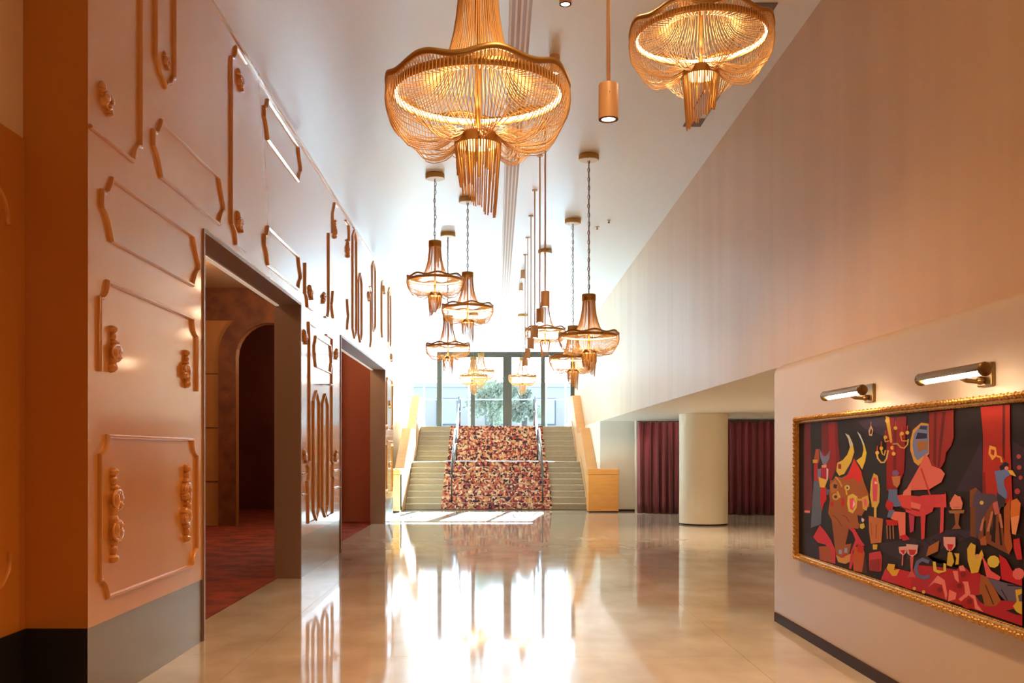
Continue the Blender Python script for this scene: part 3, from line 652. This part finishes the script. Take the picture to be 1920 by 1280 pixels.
(226,122,106,5.209,0.720,5.129,0.763,5.029,0.766,5.002,0.722,4.943,0.695,5.029,0.698,5.044,0.745,5.103,0.758,5.180,0.711),
(226,122,106,5.315,0.756,5.230,0.749,5.243,0.714,5.329,0.689),
(226,122,106,5.206,0.895,5.154,0.907,5.129,0.880,5.193,0.872),
(215,152,142,5.385,1.035,5.243,1.047,5.243,0.997,5.286,0.970,5.340,0.967,5.378,0.990),
(190,35,45,5.340,1.002,5.263,1.006,5.286,0.973,5.326,0.972),
(210,162,152,5.873,0.952,5.705,0.961,5.721,0.910,5.788,0.881,5.856,0.896),
(190,25,35,5.840,0.922,5.728,0.930,5.755,0.898,5.823,0.891),
(200,82,72,5.817,0.879,5.768,0.885,5.784,0.800,5.736,0.770,5.856,0.755,5.807,0.797),
(200,120,110,5.317,0.968,5.313,0.920,5.299,0.922,5.303,0.969),
(215,152,142,5.982,0.923,5.856,0.940,5.873,0.899,5.915,0.877,5.971,0.889),
(190,30,40,5.962,0.904,5.882,0.915,5.908,0.883),
(200,110,100,5.931,0.877,5.938,0.815,5.919,0.816,5.912,0.878),
(95,95,132,5.553,0.888,5.646,0.894,5.646,0.872,5.572,0.866),
(95,95,132,5.646,0.894,5.731,0.865,5.691,0.856,5.646,0.872),
(95,95,132,5.731,0.865,5.765,0.816,5.714,0.822,5.691,0.856),
(95,95,132,5.765,0.816,5.730,0.775,5.692,0.794,5.714,0.822),
(95,95,132,5.730,0.775,5.632,0.768,5.629,0.789,5.692,0.794),
(95,95,132,5.632,0.768,5.549,0.791,5.566,0.809,5.629,0.789),
(205,170,50,5.072,1.033,5.020,1.024,5.029,0.963,4.966,0.958,4.966,0.941,4.993,0.889,5.066,0.874,5.106,0.937,5.112,0.997),
(210,180,62,5.513,0.886,5.478,0.889,5.464,0.845,5.382,0.849,5.382,0.894,5.351,0.891,5.351,0.851,5.438,0.828,5.506,0.834),
(200,165,50,5.329,0.957,5.283,0.962,5.256,0.914,5.286,0.884,5.343,0.885),
(200,165,50,5.259,0.959,5.197,0.964,5.206,0.906,5.245,0.899,5.230,0.936),
(205,170,50,4.957,1.008,4.937,0.979,4.969,0.945,4.995,0.973),
(215,165,30,6.138,0.803,6.034,0.810,6.051,0.773,5.966,0.789,6.009,0.743,6.079,0.734,6.167,0.771),
(205,150,80,4.976,0.969,4.983,0.959,5.000,0.953,5.019,0.952,5.032,0.958,5.032,0.968,5.019,0.977,5.000,0.981,4.983,0.978),
(215,80,76,4.957,0.984,4.864,0.912,4.772,0.894,4.785,0.874,4.910,0.876),
(185,25,35,4.787,1.001,4.720,0.985,4.664,0.936,4.578,0.957,4.578,0.875,4.763,0.883),
(210,180,60,4.781,0.967,4.795,0.946,4.830,0.931,4.872,0.930,4.899,0.943,4.899,0.965,4.872,0.984,4.830,0.992,4.795,0.985),
(216,102,92,4.557,0.935,4.569,0.915,4.600,0.902,4.636,0.900,4.660,0.912,4.660,0.932,4.636,0.950,4.600,0.958,4.569,0.952),
(92,82,97,4.901,0.873,4.730,0.871,4.578,0.875,4.578,0.798,4.730,0.786,4.796,0.810),
(40,30,40,4.767,0.831,4.713,0.788,4.705,0.792,4.759,0.835),
(30,20,25,4.710,0.859,4.578,0.871,4.577,0.877,4.708,0.866),
(205,165,45,4.637,0.849,4.578,0.862,4.578,0.841,4.613,0.826,4.602,0.799,4.578,0.803,4.578,0.743,4.625,0.746,4.658,0.769,4.625,0.796),
(25,15,18,4.720,0.738,4.656,0.756,4.584,0.738,4.625,0.734),
(172,62,60,4.581,1.430,4.586,1.423,4.599,1.419,4.613,1.420,4.622,1.425,4.622,1.433,4.613,1.439,4.599,1.441,4.586,1.437),
(172,62,60,4.593,1.318,4.599,1.309,4.614,1.303,4.631,1.304,4.643,1.311,4.643,1.321,4.631,1.328,4.614,1.331,4.599,1.326),
(172,62,60,4.585,1.481,4.590,1.474,4.603,1.470,4.617,1.471,4.626,1.477,4.626,1.485,4.617,1.491,4.603,1.492,4.590,1.488),
(172,62,60,4.571,1.383,4.576,1.376,4.587,1.372,4.600,1.373,4.608,1.378,4.608,1.385,4.600,1.391,4.587,1.393,4.576,1.389),
(210,170,60,5.730,0.704,5.743,0.693,5.768,0.689,5.781,0.697,5.768,0.708,5.743,0.712),
(210,170,60,5.606,0.701,5.618,0.690,5.643,0.687,5.655,0.694,5.643,0.706,5.618,0.709),
(150,34,18,4.550,1.730,4.200,1.730,4.250,1.100,4.500,1.000),
(150,18,10,3.950,1.730,3.600,1.730,3.550,0.900,3.900,0.950),
(62,38,48,4.200,1.500,3.950,1.400,3.950,0.950,4.250,1.000),
(170,27,36,4.550,1.020,3.500,0.980,3.500,0.690,4.550,0.690),
(92,82,97,4.560,1.050,4.300,1.020,4.350,0.900,4.560,0.900),
(212,62,58,4.100,1.200,3.800,1.150,3.850,0.900,4.050,0.900),
(213,175,48,4.300,0.850,4.150,0.900,4.100,0.750,4.280,0.740),
]
# ------------------------------------------------------------------ staircase
SX0, SX1, Y0, RS, TR = -2.385, 2.395, 25.75, .155, .30
st = tag(empty('staircase', ((SX0+SX1)/2, Y0, 0)), 'broad tan stone staircase climbing in two flights to the glass doors', 'stairs')
edges = []     # (y, z) of every riser: y front, z top
y = Y0
for k in range(15):
    edges.append((y, RS*(k+1)))
    y += 1.3 if k == 7 else TR
edges_end = YE-.06
cx = (SX0+SX1)/2
for k, (ya, z) in enumerate(edges):
    yb = edges[k+1][0]+.02 if k < 14 else edges_end
    s_ = MB().box(SX0-cx, SX1-cx, ya-Y0, yb-Y0, max(.0005, z-RS-.02) if k else .0005, z-.035).build('step', 'stone', st)
    bevel(MB().box(SX0-cx, SX1-cx, ya-Y0-.025, yb-Y0, z-.035, z).build('tread', 'stone', s_), .008, 2)
# runner
C0, C1 = -1.44, 1.475
pts = [(Y0-.035, .012)]
for k, (ya, z) in enumerate(edges):
    yn = edges[k+1][0] if k < 14 else YE-.3
    pts += [(ya-.033, z-RS+.02 if k else .012), (ya-.033, z+.004), (ya-.026, z+.012), (yn-.036, z+.012)]
rn = MB(); n = len(pts)
rn.v = [(C0, a, b) for a, b in pts]+[(C1, a, b) for a, b in pts]; rn.f = [(k, k+1, n+k+1, n+k) for k in range(n-1)]
ro_ = rn.build('stair_runner', 'carpet'); sm = ro_.modifiers.new('thick', 'SOLIDIFY'); sm.thickness = .008; sm.offset = 0
tag(ro_, 'patterned red, orange and cream carpet runner down the middle of the stairs', 'carpet')
# parapets
def parapet(sx, label):
    r = tag(empty('stair_parapet', (sx*2.41, 24.5, 0)), label, 'parapet')
    xi, xo = (0, sx*.245)
    top = [(.12, 1.08), (1.15, 1.08), (3.28, 2.2), (4.58, 2.2), (6.45, 3.30), (8.6, 3.30)]
    yy = [(t[0], t[1]-.13) for t in top]
    body = [(.12, .0005)]+yy+[(8.6, .0005)]
    MB().prism_x(body, min(xi, xo)+.012, max(xi, xo)-.0).build('panel', 'wood_light', r)
    MB().prism_x(yy+top[::-1], min(xi, xo), max(xi, xo)).build('sloping_cap', 'wood', r)
    a, b = sorted((-sx*.10, sx*.66))
    if sx < 0: a, b = -.30, .0
    bevel(MB().box(a, b, 0, .5, .03, .94).build('newel_box', 'wood', r), .006)
    bevel(MB().box(a-.012, b+.012, -.012, .5, .95, 1.08).build('newel_cap', 'wood', r), .006)
    MB().box(a+.02, b-.02, .02, .48, .0005, .03).build('plinth', 'dark_trim', r)
    sl_ = [(1.2, .02), (1.27, .30), (3.4, 1.40), (4.7, 1.40), (6.5, 2.50), (8.6, 2.5)]
    st_ = sl_+[(8.6, 0.02)]
    MB().prism_x(st_, -sx*.0-(.012 if sx > 0 else 0), (.012 if sx < 0 else 0)).build('stringer', 'wood_light', r)
parapet(1, 'honey wood stair parapet with boxed newel in front of the white end wall')
parapet(-1, 'honey wood stair parapet on the carved lacquer wall side of the stairs')
# hand rails
def rail(x, label):
    r = tag(empty('stair_handrail', (x, Y0, 0)), label, 'handrail')
    p = [(0, -.10, .155+.72), (0, .0, .155+.92), (0, 2.1, 1.24+.92), (0, 3.38, 1.24+.94), (0, 5.2, LZ+.92), (0, 6.1, LZ+.92), (0, 6.15, LZ+.80)]
    MB().tube(p, .024, 10).build('rail', 'steel', r, smooth=True)
    MB().tube([(q[0], q[1], q[2]-.42) for q in p[1:-1]], .013, 8).build('lower_rail', 'steel', r, smooth=True)
    for dy, zb in ((.02, .167), (2.15, 1.252), (3.36, 1.252), (5.25, LZ+.012), (6.08, LZ+.012)):
        q = MB().tube([(0, dy, zb), (0, dy, zb+.90 if zb > .2 else zb+.9)], .02, 8).build('post', 'steel', r, smooth=True)
        MB().lathe([(.05, 0), (.05, .012)], 16, (0, dy, zb)).build('flange', 'steel', q)
rail(-1.17, 'dark steel handrail on the runner nearer the lacquer wall')
rail(1.23, 'dark steel handrail on the runner nearer the white wall')

# ------------------------------------------------------------------ chandeliers
def ring_pts(r, n, zf=lambda t: 0): return [(r*math.cos(2*PI*k/n), r*math.sin(2*PI*k/n), zf(2*PI*k/n)) for k in range(n)]
def smooth_prof(ctrl, n):
    out = []
    m = len(ctrl)
    for k in range(n+1):
        t = k/n*(m-1); i = min(int(t), m-2); f = t-i
        p0 = ctrl[max(0, i-1)]; p1 = ctrl[i]; p2 = ctrl[i+1]; p3 = ctrl[min(m-1, i+2)]
        out.append(tuple(.5*(2*b+(c-a)*f+(2*a-5*b+4*c-d)*f*f+(3*b-a-3*c+d)*f**3) for a, b, c, d in zip(p0, p1, p2, p3)))
    return out
RW = lambda t: .032+.014*math.cos(8*t)
def make_chandelier():
    r = empty('chandelier'); lobes = 8
    MB().lathe([(.082, .435), (.086, .44), (.086, .515), (.082, .52), (.02, .525)], 32).build('top_cap', 'gold_rim', r, smooth=True, auto=True)
    MB().tube([(0, 0, .525), (0, 0, -.20)], .012, 8).build('stem', 'gold_rim', r, smooth=True)
    # trumpet skirt of chains from the cap out to the rim
    mb = MB(); N = 72
    for k in range(N):
        t = 2*PI*(k+.25*math.sin(k*5.1))/N
        pr = smooth_prof([(.078, .44), (.083, .36), (.10, .24), (.135, .12), (.19, .035), (.27, .005), (.335, -.004)], 12)
        mb.tube([(a*math.cos(t), a*math.sin(t), z) for a, z in pr], .0024, 4, caps=False)
    o = mb.build('skirt_chains', 'gold', r, smooth=True); o['kind'] = 'stuff'
    # wavy rim band
    R = .372; V = MB(); n = 128; i = 0
    for k in range(n):
        t = 2*PI*k/n; z = RW(t); c, s = math.cos(t), math.sin(t)
        for dr, dz in ((-.005, -.011), (.005, -.011), (.007, 0), (.005, .012), (-.005, .012)): V.v.append(((R+dr)*c, (R+dr)*s, z+dz))
    for k in range(n):
        for q in range(5): V.f.append((k*5+q, k*5+(q+1) % 5, ((k+1) % n)*5+(q+1) % 5, ((k+1) % n)*5+q))
    V.build('wavy_rim', 'gold_rim', r, smooth=True)
    lr = MB().lathe([(.341, -.016), (.346, -.016), (.346, .018), (.341, .018), (.341, -.016)], 96, cap=False).build('ring_profile', 'gold_rim', r, smooth=True)
    MB().tube(ring_pts(.336, 96, lambda t: .002), .0085, 6, closed=True).build('led_ring', 'led', lr, smooth=True)
    mb = MB()
    for k in range(168):
        t = 2*PI*k/168; c, s = math.cos(t), math.sin(t); z = RW(t)
        mb.tube([(.37*c, .37*s, z), (.355*c, .355*s, z*.6+.006), (.346*c, .346*s, .014)], .0022, 3, caps=False)
    o = mb.build('rim_chains', 'gold', r); o['kind'] = 'stuff'
    # bowl of hanging chains gathered into the collar
    mb = MB(); N = 150
    for k in range(N):
        t = 2*PI*k/N; ph = math.cos(lobes*t+.5); z0 = RW(t); sag = -.205-.03*ph+.008*math.sin(k*3.7)
        g = t-.085*math.sin(lobes*t+.5)
        pr = smooth_prof([(.372, z0), (.377, -.045, ), (.352, -.125+.01*ph), (.285, sag+.018), (.19, sag), (.13, sag+.022), (.092, -.178)], 14)
        P = []
        for j, (a, z) in enumerate(pr):
            f = min(1, max(0, (j-4)/9)); tt = t+(g-t)*f; P.append((a*math.cos(tt), a*math.sin(tt), z))
        mb.tube(P, .0019, 4, caps=False)
    o = mb.build('bowl_chains', 'gold', r, smooth=True); o['kind'] = 'stuff'
    cl = MB().lathe([(.088, -.172), (.097, -.172), (.097, -.212), (.088, -.212), (.088, -.172)], 32, cap=False).build('collar', 'gold_rim', r, smooth=True, auto=True)
    MB().lathe([(.001, -.200), (.087, -.200), (.087, -.208), (.001, -.208)], 32).build('lamp_disc', 'lamp', cl)
    mb = MB(); N = 54
    for k in range(N):
        t = 2*PI*k/N; L = .43+.06*math.cos(t)+.012*math.sin(k*7.3)
        e = .072+.004*math.sin(k*2.9)
        mb.tube([((.094+(e-.094)*u)*math.cos(t), (.094+(e-.094)*u)*math.sin(t), -.21-(L-.21)*(u)) for u in (0, .15, .4, .7, 1)], .0027, 4, caps=False)
    for k in range(40):
        t = 2*PI*(k+.5)/40; L = .10+.05*math.sin(k*1.9)
        mb.tube([(.088*math.cos(t), .088*math.sin(t), -.19), (.086*math.cos(t), .086*math.sin(t), -.19-L)], .0028, 4, caps=False)
    o = mb.build('tassel_chains', 'gold', r, smooth=True); o['kind'] = 'stuff'
    return r
def chain(r, ztop, wig=0):
    L = ztop-r.location.z-.525; mb = MB(); n = max(3, int(L/.055)); 
    for k in range(n):
        z = .53+L*(k+.5)/n; h = L/n*.62; dx = wig*math.sin(k*.9)*.006; a = k % 2
        mb.tube([((.013*math.cos(t) if a else 0)+dx, (0 if a else .013*math.cos(t)), z+h*math.sin(t)) for t in [2*PI*q/8 for q in range(8)]], .0042, 4, closed=True)
    mb.tube([(.006, .006, .525), (.006+wig*.004, .006, .53+L*.5), (.006, .006, .53+L-.06)], .004, 5)
    mb.build('chain', 'chain', r, smooth=True)
    c = MB().lathe([(.118, .0), (.127, .004), (.127, .062), (.122, .066)], 40, (0, 0, ztop-r.location.z-.068)).build('ceiling_canopy', 'gold_rim', r, smooth=True, auto=True)
    MB().lathe([(.116, -.003), (.117, .0005)], 40, (0, 0, ztop-r.location.z-.068)).build('canopy_plate', 'canopy_under', c)
CH = [  # x, y, z of rim, rotation of the tassel, light, label
 (-.074, 4.0, 2.965, 0.2, 1, 'largest gold chain chandelier, lowest hanging, its tassel cut on a slant'),
 (1.084, 5.18, 3.70, 3.4, 1, 'gold chain chandelier beside the plaster wall, top cut off by the frame'),
 (-.81, 13.0, 3.79, 3.3, 0, 'gold chain chandelier nearest the carved wall, on a wavering chain'),
 (-.413, 14.23, 3.60, 0.2, 0, 'gold chain chandelier hanging just below the big slanted tassel'),
 (-.81, 16.5, 3.285, 1.2, 0, 'pale backlit gold chandelier crossing the door head, nearest the carved wall'),
 (1.154, 12.17, 2.945, 0.1, 0, 'gold chain chandelier on the longest chain, overlapping two behind it'),
 (1.22, 15.54, 2.99, 0.0, 0, 'gold chandelier half hidden behind the one on the longest chain'),
 (.896, 17.87, 3.73, 2.4, 0, 'gold chandelier hanging behind the row of slender spotlight rods'),
 (-.60, 26.0, 3.52, 1.0, 0, 'lower of the two small gold chandeliers overlapping in the doorway'),
 (-.42, 27.6, 3.78, 2.0, 0, 'upper of the two small gold chandeliers overlapping in the doorway'),
 (.71, 26.2, 3.52, 2.0, 0, 'small lone gold chandelier in front of the wide middle door post'),
]
proto = make_chandelier(); first_ = True
for x, y, z, rot, lit, lab in CH:
    o = proto if first_ else copy_tree(proto)
    first_ = False
    o.location = (x, y, z); o.rotation_euler = (0, 0, rot)
    tag(o, lab, 'chandelier', 'gold chain chandeliers down the hall')
for o in [q for q in COL.objects if q.name.startswith('chandelier')]:
    chain(o, H, 1 if abs(o.location.y-13) < .01 else .3)

# ------------------------------------------------------------------ cylinder spotlights
def spot(x, y, zb, rodded):
    r = empty('pendant_spotlight' if rodded else 'ceiling_spotlight', (x, y, zb)); h = .17
    b = MB().lathe([(.040, .0), (.048, .0), (.048, .165), (.046, .17)], 28, cap=False).lathe([(.046, .1699), (.001, .17)], 28, cap=False).build('body', 'brass_tan', r, smooth=True, auto=True)
    MB().lathe([(.0475, -.003), (.0475, .004), (.034, .004), (.034, -.003), (.0475, -.003)], 28, cap=False).build('bezel', 'dark_trim', r)
    MB().lathe([(.034, .002), (.001, .0025)], 24, cap=False).build('lens', 'lens', r)
    MB().blob((0, -.048, .118), (.002, .004, .004), 8, 4).build('screw', 'black', b)
    if rodded:
        MB().tube([(0, 0, .17), (0, 0, H-zb-.01)], .009, 8).build('rod', 'brass_tan', r, smooth=True)
        MB().lathe([(.038, H-zb-.014), (.038, H-zb-.0005)], 20).build('ceiling_rose', 'brass_tan', r, smooth=True, auto=True)
    return r
XS = .547; names = {4.76: 'slender tan pendant spotlight on a rod, nearest of the row', 10.87: 'tan pendant spotlight overlapping the chandelier cap behind it', 12.2: 'second tan pendant spotlight behind the rod at the chandelier cap',
 13.8: 'third pendant spotlight back, crossing the rim of the far chandelier', 15.3: 'fourth pendant spotlight back, its tip over the pale transom', 16.85: 'fifth pendant spotlight back in the receding row', 18.3: 'sixth pendant spotlight back in the receding row'}
for yy in (4.76, 10.87, 12.2, 13.8, 15.3, 16.85, 18.3):
    tag(spot(XS, yy, 3.12, 1), names[yy], 'spotlight', 'tan pendant spotlights in a row')
    light('spot_beam', 'SPOT', (XS, yy, 3.10), 115 if yy < 6 else 26, WARM2, .03, (0, 0, -1), 1.3, .6)
for yy, lb in ((1.6, None), (3.2, None), (6.2, None), (7.71, 'tan ceiling spotlight cut by the top edge of the picture'), (9.12, 'tan ceiling spotlight peeping over the rim of the biggest chandelier'), (19.9, 'small far ceiling spotlight above the receding rods'), (21.4, 'farthest ceiling spotlight of the row')):
    if lb: tag(spot(XS, yy, 5.03, 0), lb, 'spotlight', 'tan ceiling spotlights in a row')
    light('ceiling_spot_beam', 'SPOT', (XS, yy, 5.02), 250 if yy < 10 else 40, (1, .58, .28), .03, (0, 0, -1), 1.9, .8)
# two sprinkler heads
for sx_, sy_, lb in ((1.66, 16.05, 'tiny ceiling sprinkler farther from the plaster wall'), (1.80, 15.6, 'tiny ceiling sprinkler nearer the plaster wall')):
    r = tag(empty('ceiling_sprinkler', (sx_, sy_, H)), lb, 'sprinkler')
    MB().lathe([(.035, -.006), (.035, -.0005)], 16).build('rose', 'plate', r); MB().lathe([(.008, -.05), (.02, -.045), (.01, -.03), (.01, -.006)], 12).build('head', 'slot', r)

# ------------------------------------------------------------------ framed painting and picture lights
PA = (3.42, 8.02, .632, 1.783)
fr = tag(empty('framed_painting', (XP, (PA[0]+PA[1])/2, (PA[2]+PA[3])/2)), 'wide gilt framed painting of a theatrical party with horned bull and pink piano', 'painting')
fy, fz = (PA[0]+PA[1])/2, (PA[2]+PA[3])/2; hy, hz = (PA[1]-PA[0])/2, (PA[3]-PA[2])/2
sec = [(0, 0), (0, -.05), (.012, -.058), (.022, -.05), (.030, -.034), (.044, -.026), (.05, -.012), (.05, 0)]     # (inward, x)
def bar(ax, sgn):
    mb = MB(); V = []
    for e in (-1, 1):
        for inw, dx in sec:
            if ax == 'y': V.append((dx-.001, e*(hy-inw), sgn*(hz-inw)))
            else: V.append((dx-.001, sgn*(hy-inw), e*(hz-inw)))
    n = len(sec); mb.v = V; mb.f = [(k, (k+1) % n, n+(k+1) % n, n+k) for k in range(n)]
    return mb.build('frame_rail', 'frame_gold', fr)
for ax in 'yz':
    for s_ in (1, -1): bar(ax, s_)
mb = MB()
def beads(y0, z0, y1, z1, stepl):
    L = math.hypot(y1-y0, z1-z0); n = int(L/stepl)
    for k in range(n+1):
        u = k/n; mb.blob((-.050, y0+(y1-y0)*u, z0+(z1-z0)*u), (.016, .017, .015) if k % 2 else (.014, .010, .020), 7, 4)
for s_ in (1, -1):
    beads(-hy+.02, s_*(hz-.014), hy-.02, s_*(hz-.014), .034); beads(s_*(hy-.014), -hz+.02, s_*(hy-.014), hz-.02, .034)
o = mb.build('frame_beading', 'frame_gold', fr, smooth=True); o['kind'] = 'stuff'
mb = MB()
for s_ in (1, -1):
    for k in range(150):
        yq = -hy+.05+(2*hy-.1)*k/149; mb.blob((-.026, yq, s_*(hz-.043)), (.008, .009, .006), 6, 3)
o = mb.build('inner_beading', 'frame_gold', fr, smooth=True); o['kind'] = 'stuff'
cv = MB().box(-.022, -.001, -hy+.045, hy-.045, -hz+.045, hz-.045).build('canvas', 'black_canvas', fr)
me = bpy.data.meshes.new('painted_figures'); V = []; F = []; CC = []
for k, q in enumerate(PAINT):
    pp = [(q[3+2*i], q[4+2*i]) for i in range((len(q)-3)//2)]; i0 = len(V); xx = -.0222-.00003*k
    V += [(xx, a-fy, b-fz) for a, b in pp]; F.append(tuple(range(i0, i0+len(pp)))); CC += [(*srgb(q[0], min(235, q[1]*1.07), min(235, q[2]*1.22)), 1)]*len(pp)
me.from_pydata(V, [], F); at_ = me.color_attributes.new('paint', 'FLOAT_COLOR', 'CORNER')
for i, c in enumerate(CC): at_.data[i].color = c
me.materials.append(M['paint']); o = bpy.data.objects.new('painted_figures', me); COL.objects.link(o); o.parent = cv
def picture_light(y, label):
    r = tag(empty('picture_light', (XP, y, 1.893)), label, 'picture light')
    bevel(MB().box(-.022, -.0005, -.075, .075, -.06, .06).build('wall_plate', 'old_brass', r), .006)
    MB().tube([(-.02, 0, -.02), (-.06, 0, -.035), (-.11, 0, -.03), (-.165, 0, -.005)], .011, 8).build('arm', 'old_brass', r, smooth=True)
    MB().blob((-.04, 0, -.03), (.022, .024, .022), 10, 6).build('knuckle', 'old_brass', r, smooth=True)
    # half-round shade open towards the wall and floor
    mb = MB(); n = 14; R = .034; V = []
    for e in (-.345, .345):
        for k in range(n+1):
            t = -.55*PI+1.10*PI*k/n-.25
            V.append((-.19-R*math.sin(t+.35), e, R*math.cos(t+.35)+.0))
    mb.v = V; mb.f = [(k, k+1, n+2+k, n+1+k) for k in range(n)]; mb.f += [tuple(range(n+1)), tuple(range(2*n+1, n, -1))]
    s_ = mb.build('shade', 'old_brass', r, smooth=True, auto=True); m_ = s_.modifiers.new('thick', 'SOLIDIFY'); m_.thickness = .002
    for e in (-.345, .345): MB().blob((-.19, e, 0), (.036, .012, .036), 14, 6).build('end_cap', 'old_brass', r, smooth=True)
    MB().tube([(-.178, -.32, -.014), (-.178, .32, -.014)], .013, 8).build('tube_lamp', 'pic_led', r, smooth=True)
    light('picture_light_glow', 'AREA', (XP-.17, y, 1.86), .8, WARM2, .03, (.35, 0, -1), size_y=.6).rotation_euler = (0, math.radians(-20), 0)
picture_light(6.49, 'small brass picture light over the corner of the painting farther away')
picture_light(4.95, 'large brass picture light over the middle of the painting')

# call plate between the openings
pl = tag(empty('wall_plate', (XL, 13.25, 2.42)), 'small square silver plate on the lacquer wall between the two openings', 'plate')
bevel(MB().box(.0, .015, -.13, .13, -.12, .12).build('face', 'plate', pl), .004); MB().lathe([(.03, 0), (.03, .004)], 16).build('button', 'steel', pl).location = (.015, 0, 0); pl.children[1].rotation_euler = (0, PI/2, 0)

# ------------------------------------------------------------------ curtains in the lounge
def curtain(x0, x1, y0, y1, label, seed):
    random.seed(seed); mb = MB(); n = 220; rows = [0, .3, 1.0, 1.7, 2.1, 2.235]; ph = random.random()*6; 
    W_ = x1-x0; fr_ = 15/1.3
    for z in rows:
        for k in range(n+1):
            u = k/n; a = 2*PI*fr_*W_*u/2+ph+.9*math.sin(u*9+ph); g = .075*(1-.25*z/2.2)
            mb.v.append((W_*u, (y1-y0)*u+g*math.sin(a)+.02*math.sin(a*2.3+z), z+.012))
    for r_ in range(len(rows)-1):
        for k in range(n): mb.f.append((r_*(n+1)+k, r_*(n+1)+k+1, (r_+1)*(n+1)+k+1, (r_+1)*(n+1)+k))
    r = tag(empty('curtain', (x0, y0, 0)), label, 'curtain', 'red curtains along the lounge')
    o = mb.build('drape', 'curtain', r, smooth=True); m_ = o.modifiers.new('thick', 'SOLIDIFY'); m_.thickness = .006
    MB().box(0, W_, -.02+(y1-y0)*.5*0, .02, 2.25, 2.27).build('track', 'dark_trim', r).rotation_euler = (0, 0, math.atan2(y1-y0, W_))
curtain(3.46, 5.0, 23.95, 23.75, 'pleated dark red curtain between the white end wall and the column', 3)
curtain(5.04, 8.6, 23.6, 22.9, 'pleated dark red curtain between the column and the picture wall', 9)

# ------------------------------------------------------------------ outside
struct(MB().box(-30, 30, YE+.3, 90, 1.9, LZ-.02).build('ground_outside', 'paving'))
def tree(x, y, h, r, label, seed):
    random.seed(seed); e = tag(empty('street_tree', (x, y, LZ-.02)), label, 'tree')
    tr = MB().tube([(0, 0, 0), (.05, 0, h*.4), (-.05, .05, h*.75)], [.14, .11, .06], 8)
    for k in range(6):
        a = k*1.05; tr.tube([(0, 0, h*(.35+.05*k)), (math.cos(a)*r*.5, math.sin(a)*r*.5, h*(.55+.06*k)), (math.cos(a)*r*.8, math.sin(a)*r*.8, h*(.65+.06*k))], [.05, .035, .015], 6)
    tr.build('trunk', 'bark', e, smooth=True)
    mb = MB()
    CL = [(random.uniform(-.75, .75), random.uniform(-.6, .6), random.uniform(-.8, .9), random.uniform(.28, .55)) for q in range(11)]
    for k in range(2600):
        v = Vector((random.gauss(0, 1), random.gauss(0, 1), random.gauss(0, 1))).normalized()*random.random()**.4
        q = CL[k % len(CL)]; c = Vector((q[0]*r+v.x*r*q[3], q[1]*r+v.y*r*q[3], h*(.62+.34*q[2])+v.z*h*.40*q[3])); u = Vector((random.uniform(-1, 1), random.uniform(-1, 1), random.uniform(-1, 1))).normalized(); w = u.orthogonal().normalized(); s = random.uniform(.07, .13)
        i = len(mb.v); mb.v += [tuple(c-u*s), tuple(c+w*s*.5), tuple(c+u*s), tuple(c-w*s*.5)]; mb.f.append((i, i+1, i+2, i+3))
    o = mb.build('foliage', 'leaf', e); o['kind'] = 'stuff'
tree(-.25, 46, 2.6, 1.0, 'bushy street tree outside behind the middle door panes', 5)
tree(1.25, 44, 2.1, .75, 'smaller leafy tree outside to one side of the wide door post', 8)
bl = tag(empty('building', (0, 72, LZ-.02)), 'pale rendered building across the street beyond the doors', 'building')
MB().box(-26, 26, 0, 6, 0, 4.2).build('facade', 'pale_building', bl); MB().box(-26.2, 26.2, -.3, 0, 4.0, 4.3).build('cornice', 'pale_building', bl)
for k in range(-6, 7): 
    f_ = MB().box(k*3.6-.8, k*3.6+.8, -.06, 0, 1.2, 3.2).build('window', 'blue_frame', bl); MB().box(k*3.6-.7, k*3.6+.7, -.07, -.055, 1.3, 3.1).build('pane', 'plate', f_)
rl = tag(empty('street_railing', (0, 36, LZ-.02)), 'pale blue grey metal railing outside the doors', 'railing')
MB().box(-3.6, 4, -.02, .02, 1.88, 1.95).build('top_bar', 'blue_frame', rl); MB().box(-3.6, 4, -.02, .02, 1.12, 1.17).build('mid_bar', 'blue_frame', rl)
for k in (-2.65, -1.0, 1.85, 2.55): MB().box(k-.03, k+.03, -.03, .03, .0, 1.9).build('post', 'blue_frame', rl)

# ------------------------------------------------------------------ lamps of the place and added fill lights
for x, y, z, rot, lit, lab in CH:
    light('chandelier_and_fill_glow', 'POINT', (x, y, z-.07), 9 if lit else 8, WARM2, .12)
for x, y, z in ((-.6, 1.0, 3.2), (.9, -1.2, 3.4), (-.7, -3.6, 3.3), (.8, -6, 3.3)):     # unseen warm fill points added near and behind the viewer, no chandeliers there
    light('chandelier_and_fill_glow', 'POINT', (x, y, z), 14, WARM, .15)
for x, y in ((5.4, 11.5), (5.4, 15.5), (7.6, 13.5), (7.4, 18), (3.7, 17.5)):
    light('lounge_downlight', 'SPOT', (x, y, 2.28), 220, WARM2, .04, (0, 0, -1), 2.2, .8)
light('curtain_cove', 'AREA', (4.3, 23.35, 2.27), 5, WARM2, 1.5, (0, .45, -1), size_y=.06); light('curtain_cove', 'AREA', (6.8, 22.55, 2.25), 9, WARM2, 3.2, (0, .3, -1), size_y=.06)
light('lounge_downlight', 'SPOT', (3.1, 23.2, 2.28), 60, WARM2, .04, (0, .5, -1), 2.0, .8); light('foyer_fill', 'POINT', (-5.2, 16.5, 4.2), 105, WARM, .2); light('foyer_fill', 'POINT', (-4.2, 10.5, 4.3), 75, WARM, .2); light('foyer_fill', 'POINT', (-3.3, 18.6, 3.9), 60, WARM, .15); light('foyer_fill', 'POINT', (-4.6, 23.2, 4.0), 40, WARM, .15)  # foyer points are unseen fill added to brighten it, without fixtures
